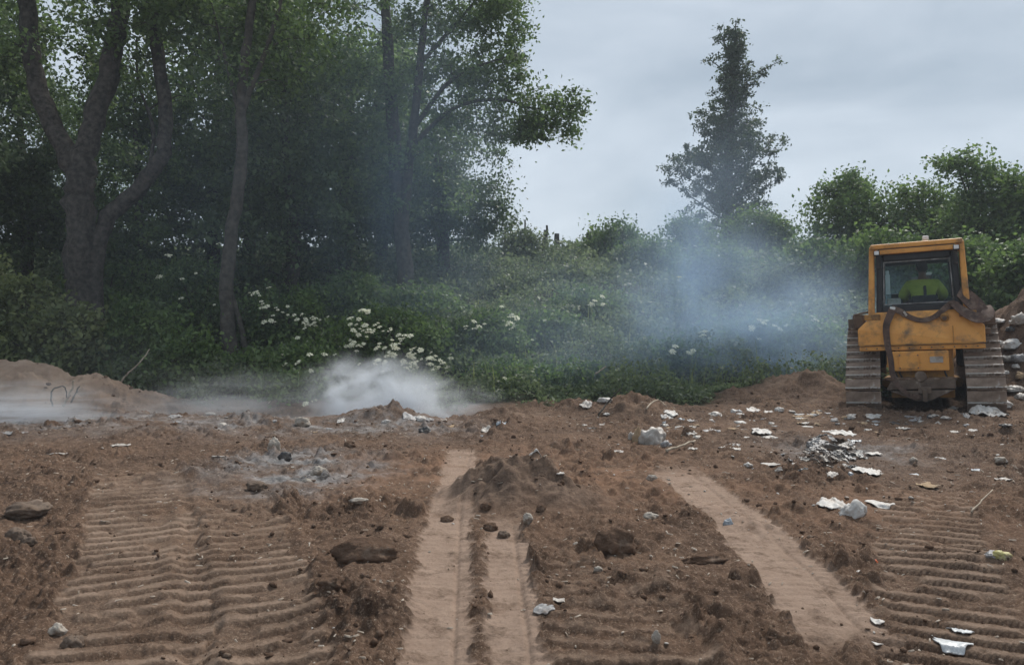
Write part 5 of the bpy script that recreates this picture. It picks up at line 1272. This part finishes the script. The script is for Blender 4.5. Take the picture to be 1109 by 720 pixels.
LB('sheet', 236, 497, 18, 3, 'plastic_dirty', 'pale plastic strip on the dirt left of the ash patch', 60, 'plastic_strip', lift=.1)
LB('sheet', 128, 483, 22, 4, 'plastic_dirty', 'long pale plastic strip lying below the sandy heap', 61, 'plastic_strip', lift=.12)
LB('sheet', 60, 493, 20, 3, 'plastic_dirty', 'long pale plastic strip near the left edge below the smoke', 62, 'plastic_strip', lift=.1)
LB('sheet', 100, 454, 10, 4, 'plastic_dirty', 'tiny pale scrap in front of the sandy heap', 63, 'dirty_scrap')
LB('sheet', 14, 470, 36, 4, 'plastic_grey', 'flat grey board lying in front of the sandy heap at the left edge', 64, 'board', lift=.05)
LB('bag', 240, 459, 14, 6, 'plastic_dirty', 'pale scrap at the dirt edge in the thin white smoke', 65, 'dirty_scrap')
LB('sheet', 955, 681, 14, 5, 'plastic', 'white sliver left of the shiny wrapper', 66, 'white_scrap', lift=.1)
LB('sheet', 955, 704, 12, 4, 'plastic', 'white sliver at the bottom edge left of the shiny wrapper', 67, 'white_scrap', lift=.1)
# rubbish heap right of the dozer
rp = np.random.default_rng(2300)
hs = [(1098, 372, 24, 16, 'plastic', 'large white bag on the face of the rubbish heap'), (1082, 352, 20, 8, 'plastic', 'white sheet at the top of the rubbish heap beside the track'),
      (1106, 345, 18, 18, 'plastic_dirty', 'grey-white bag at the top right of the rubbish heap'), (1090, 405, 9, 7, 'plastic', 'small white bag low on the rubbish heap'),
      (1104, 388, 16, 14, 'plastic_grey', 'grey bag on the face of the rubbish heap'), (1100, 422, 22, 10, 'plastic_dirty', 'dirty white sheet at the foot of the rubbish heap'),
      (1096, 358, 12, 9, 'plastic_black', 'black bag near the top of the rubbish heap'), (1108, 408, 14, 12, 'card', 'brown cardboard on the rubbish heap'), (1093, 390, 12, 10, 'plastic_dirty', 'dirty bag in the middle of the rubbish heap')]
hs += [(1088, 372, 10, 8, 'plastic', 'small white bag left of the large one on the rubbish heap'), (1100, 352, 11, 6, 'plastic', 'thin white sheet just below the top of the rubbish heap'), (1086, 420, 12, 7, 'plastic', 'white bag at the lower left of the rubbish heap'), (1107, 430, 12, 9, 'plastic_dirty', 'dirty bag at the bottom right of the rubbish heap'), (1102, 398, 9, 7, 'plastic', 'little white bag right of the middle of the rubbish heap')]
for k, (px_, py_, w_, h_, mt_, lb_) in enumerate(hs):
    LB('bag', px_, py_, w_, h_, mt_, lb_, 2400 + k, 'rubbish_bag', cat='bag', group='bags on the rubbish heap', up=.02)
for k in range(130):
    ax = rp.uniform(720, 1104) if k % 5 else rp.uniform(180, 700); ay = rp.uniform(449, 520) if k % 3 == 0 else rp.uniform(446, 468)
    x_, y_ = G(ax, ay)
    if y_ > 14.8 or (ax > 905 and ay < 449): continue
    mt_ = ('plastic_dirty', 'plastic_grey', 'card', 'plastic', 'plastic_black', 'plastic_dirty', 'plastic_blue', 'plastic', 'plastic_grey')[k % 9]
    nm_ = {'plastic_dirty': 'dirty pale', 'plastic_grey': 'grey', 'card': 'brown', 'plastic': 'white', 'plastic_black': 'black', 'plastic_blue': 'bluish'}[mt_]
    LB(('sheet', 'bag')[k % 2], ax, ay, rp.uniform(7, 17), rp.uniform(3, 6), mt_, nm_ + ' scrap of rubbish trodden into the churned dirt of the middle distance', 2600 + k, 'trodden_scrap', group=nm_ + ' scraps trodden into the dirt', lift=.25, rz=rp.uniform(-1.5, 1.5), up=-.012)
# small loose bits of litter all over the far half of the yard
BIT = [crumpled_bag((.5, .4, .3), 3000 + k, sub=2) for k in range(4)]
for k_, b_ in enumerate(BIT): b_.name = 'litter_bit'; b_.materials.append(M[('plastic_dirty', 'stone_pale', 'plastic_dirty', 'plastic')[k_]])
for k in range(150):
    px_ = rp.uniform(5, 1105) if k % 3 == 0 else rp.uniform(620, 1105); py_ = 452 + 130 * rp.uniform() ** 1.7 if k % 5 else 452 + 250 * rp.uniform()
    x, y = G(px_, py_)
    if y > 15.2: continue
    o = bpy.data.objects.new('litter_bit', BIT[k % 4]); link(o); s = (1.8 + 4.5 * rp.uniform() ** 2) * y / F; s = min(s, .06)
    o.scale = (s, s * rp.uniform(.5, 1), s * rp.uniform(.5, .9)); o.location = (x, y, gz(x, y, True) + .003); o.rotation_euler = (rp.uniform(-.3, .3), rp.uniform(-.3, .3), rp.uniform(0, 6.28))
    tag(o, 'tiny whitish bit of litter lying loose on the churned dirt', 'litter', 'tiny whitish bits of litter on the dirt')

# ------------------------------------------------------------------ smoke and haze
def smoke(name, label, loc, dims, dens, color, noise_scale, seed, lo, hi, rise=0.0, base_fall=.5, power=1.5, stretch=(1, 1, 1), rot=(0, 0, 0), shift=0.0, core=None):
    """a closed ellipsoid of air whose density fades to nothing before its skin"""
    me = bpy.data.meshes.new(name); bm = bmesh.new(); bmesh.ops.create_icosphere(bm, subdivisions=3, radius=1.0); bm.to_mesh(me); bm.free()
    o = bpy.data.objects.new(name, me); link(o); o.location = loc; o.scale = dims; o.rotation_euler = rot
    m, t, N, L, out = mat_new(name)
    tcx = N('ShaderNodeTexCoord'); V = tcx.outputs['Object']
    ln = N('ShaderNodeVectorMath', operation='LENGTH')
    # shear the column so that it leans as it rises
    sep = N('ShaderNodeSeparateXYZ'); L(V, sep.inputs[0])
    sh = N('ShaderNodeMath', operation='MULTIPLY_ADD'); L(sep.outputs[2], sh.inputs[0]); sh.inputs[1].default_value = -shift; L(sep.outputs[0], sh.inputs[2])
    nzl = N('ShaderNodeTexNoise', Scale=1.1, Detail=3); mp0 = N('ShaderNodeMapping'); mp0.inputs['Location'].default_value = (seed, seed * .7, 2); mp0.inputs['Scale'].default_value = stretch; L(V, mp0.inputs[0]); L(mp0.outputs[0], nzl.inputs['Vector'])
    ca = N('ShaderNodeCombineXYZ'); L(sh.outputs[0], ca.inputs[0]); L(sep.outputs[1], ca.inputs[1]); L(sep.outputs[2], ca.inputs[2])
    L(ca.outputs[0], ln.inputs[0])
    wob = N('ShaderNodeMath', operation='MULTIPLY_ADD'); L(nzl.outputs['Fac'], wob.inputs[0]); wob.inputs[1].default_value = 1.1; L(ln.outputs['Value'], wob.inputs[2])
    fall = N('ShaderNodeMapRange', interpolation_type='SMOOTHSTEP'); fall.inputs[1].default_value = 1.45; fall.inputs[2].default_value = base_fall; L(wob.outputs[0], fall.inputs[0])
    hard = N('ShaderNodeMapRange'); hard.inputs[1].default_value = 0.96; hard.inputs[2].default_value = 0.70; 
    ln2 = N('ShaderNodeVectorMath', operation='LENGTH'); L(V, ln2.inputs[0]); L(ln2.outputs['Value'], hard.inputs[0])
    nz = N('ShaderNodeTexNoise', Scale=noise_scale, Detail=6, Roughness=.6); nz.inputs['Distortion'].default_value = .9; L(mp0.outputs[0], nz.inputs['Vector'])
    nr = N('ShaderNodeMapRange'); nr.inputs[1].default_value = lo; nr.inputs[2].default_value = hi; L(nz.outputs['Fac'], nr.inputs[0])
    mu = N('ShaderNodeMath', operation='MULTIPLY'); L(fall.outputs[0], mu.inputs[0]); L(nr.outputs[0], mu.inputs[1])
    mu2 = N('ShaderNodeMath', operation='MULTIPLY'); L(mu.outputs[0], mu2.inputs[0]); L(hard.outputs[0], mu2.inputs[1])
    pw = N('ShaderNodeMath', operation='POWER'); L(mu2.outputs[0], pw.inputs[0]); pw.inputs[1].default_value = power
    de = N('ShaderNodeMath', operation='MULTIPLY'); L(pw.outputs[0], de.inputs[0]); de.inputs[1].default_value = dens
    pv = N('ShaderNodeVolumePrincipled'); pv.inputs['Color'].default_value = rgba(color); pv.inputs['Anisotropy'].default_value = .2
    L(de.outputs[0], pv.inputs['Density']); L(pv.outputs[0], out.inputs['Volume'])
    m.cycles.volume_step_rate = 0.5
    me.materials.append(m); tag(o, label, 'smoke', kind='stuff'); return o
WH = (0.91, 0.94, 0.98); BL = (0.60, 0.77, 0.98)
smoke('smoke_plume', 'dense white smoke plume rising from the ground behind the small mound', tuple(W(405, 446, 13.5)), (1.9, .8, 1.35), 20, WH, 2.6, 4.6, .41, .68, shift=.1, power=1.3, base_fall=.35)
smoke('smoke_plume', 'ragged white smoke drifting right from the dense plume', tuple(W(455, 450, 13.8)), (2.1, .6, 1.0), 9, WH, 3.0, 41.6, .42, .70, shift=.2, power=1.3, base_fall=.3)
smoke('smoke_plume', 'low white smoke drifting across the sandy heap at the left edge', tuple(W(20, 447, 12.0)), (2.7, .5, .68), 10, WH, 3.0, 7.7, .42, .68, power=1.3, base_fall=.3, stretch=(.6, 1, 1.4))
smoke('smoke_plume', 'thin white smoke trailing along the dirt edge left of the dense plume', tuple(W(240, 446, 13.4)), (3.6, .7, 1.3), 5.0, WH, 3.0, 9.3, .41, .70, power=1.3, base_fall=.25, stretch=(.7, 1, 1.2))
smoke('smoke_plume', 'blue smoke cloud drifting over the slope left of the bulldozer', tuple(W(825, 370, 17.6)), (5.4, 1.5, 3.8), 2.3, BL, 2.4, 12.9, .34, .74, shift=-.1, power=1.2, base_fall=.1)
smoke('smoke_plume', 'blue smoke column rising at the left side of the blue cloud', tuple(W(738, 310, 18.4)), (2.7, 1.3, 5.2), 2.4, BL, 2.4, 22.3, .34, .74, shift=.15, power=1.2, base_fall=.1, stretch=(1, 1, .7))
smoke('smoke_plume', 'faint blue smoke rising in front of the cone-shaped tree', tuple(W(790, 215, 20.0)), (2.6, 1.4, 3.8), .5, BL, 1.8, 31.1, .34, .74, power=1.2, base_fall=.1, stretch=(1, 1, .6))
smoke('smoke_plume', 'thin blue smoke veil rising in front of the tall trees', tuple(W(430, 190, 19.6)), (4.4, 1.4, 7.6), 1.0, BL, 1.7, 15.2, .30, .76, power=1.2, base_fall=.1, stretch=(1, 1, .5))
smoke('smoke_plume', 'faint grey smoke hanging before the foot of the forked tree', tuple(W(90, 370, 15.8)), (3.0, .9, 2.0), .28, WH, 1.6, 61.2, .32, .74, power=1.1, base_fall=.1)
smoke('smoke_plume', 'faint blue haze hanging in front of the dark wood', tuple(W(230, 200, 17.6)), (5.0, 1.2, 5.5), .28, BL, 1.5, 71.2, .30, .76, power=1.1, base_fall=.1)
smoke('smoke_plume', 'pale smoke haze lying over the middle of the slope', tuple(W(610, 365, 16.9)), (5.8, 1.2, 3.2), 1.1, BL, 1.5, 51.2, .30, .76, power=1.1, base_fall=.1)

hz = MB(); hz.box((0, 35, 11.0), (184, 112, 29)); hzo = hz.build('haze', None); tag(hzo, 'thin smoky haze hanging over the whole tip', 'haze', kind='stuff')
m_, t_, N_, L_, o_ = mat_new('haze'); pv = N_('ShaderNodeVolumePrincipled'); pv.inputs['Color'].default_value = (.80, .88, .97, 1); pv.inputs['Density'].default_value = 0.0013; pv.inputs['Anisotropy'].default_value = .1
L_(pv.outputs[0], o_.inputs['Volume']); hzo.data.materials.append(m_)
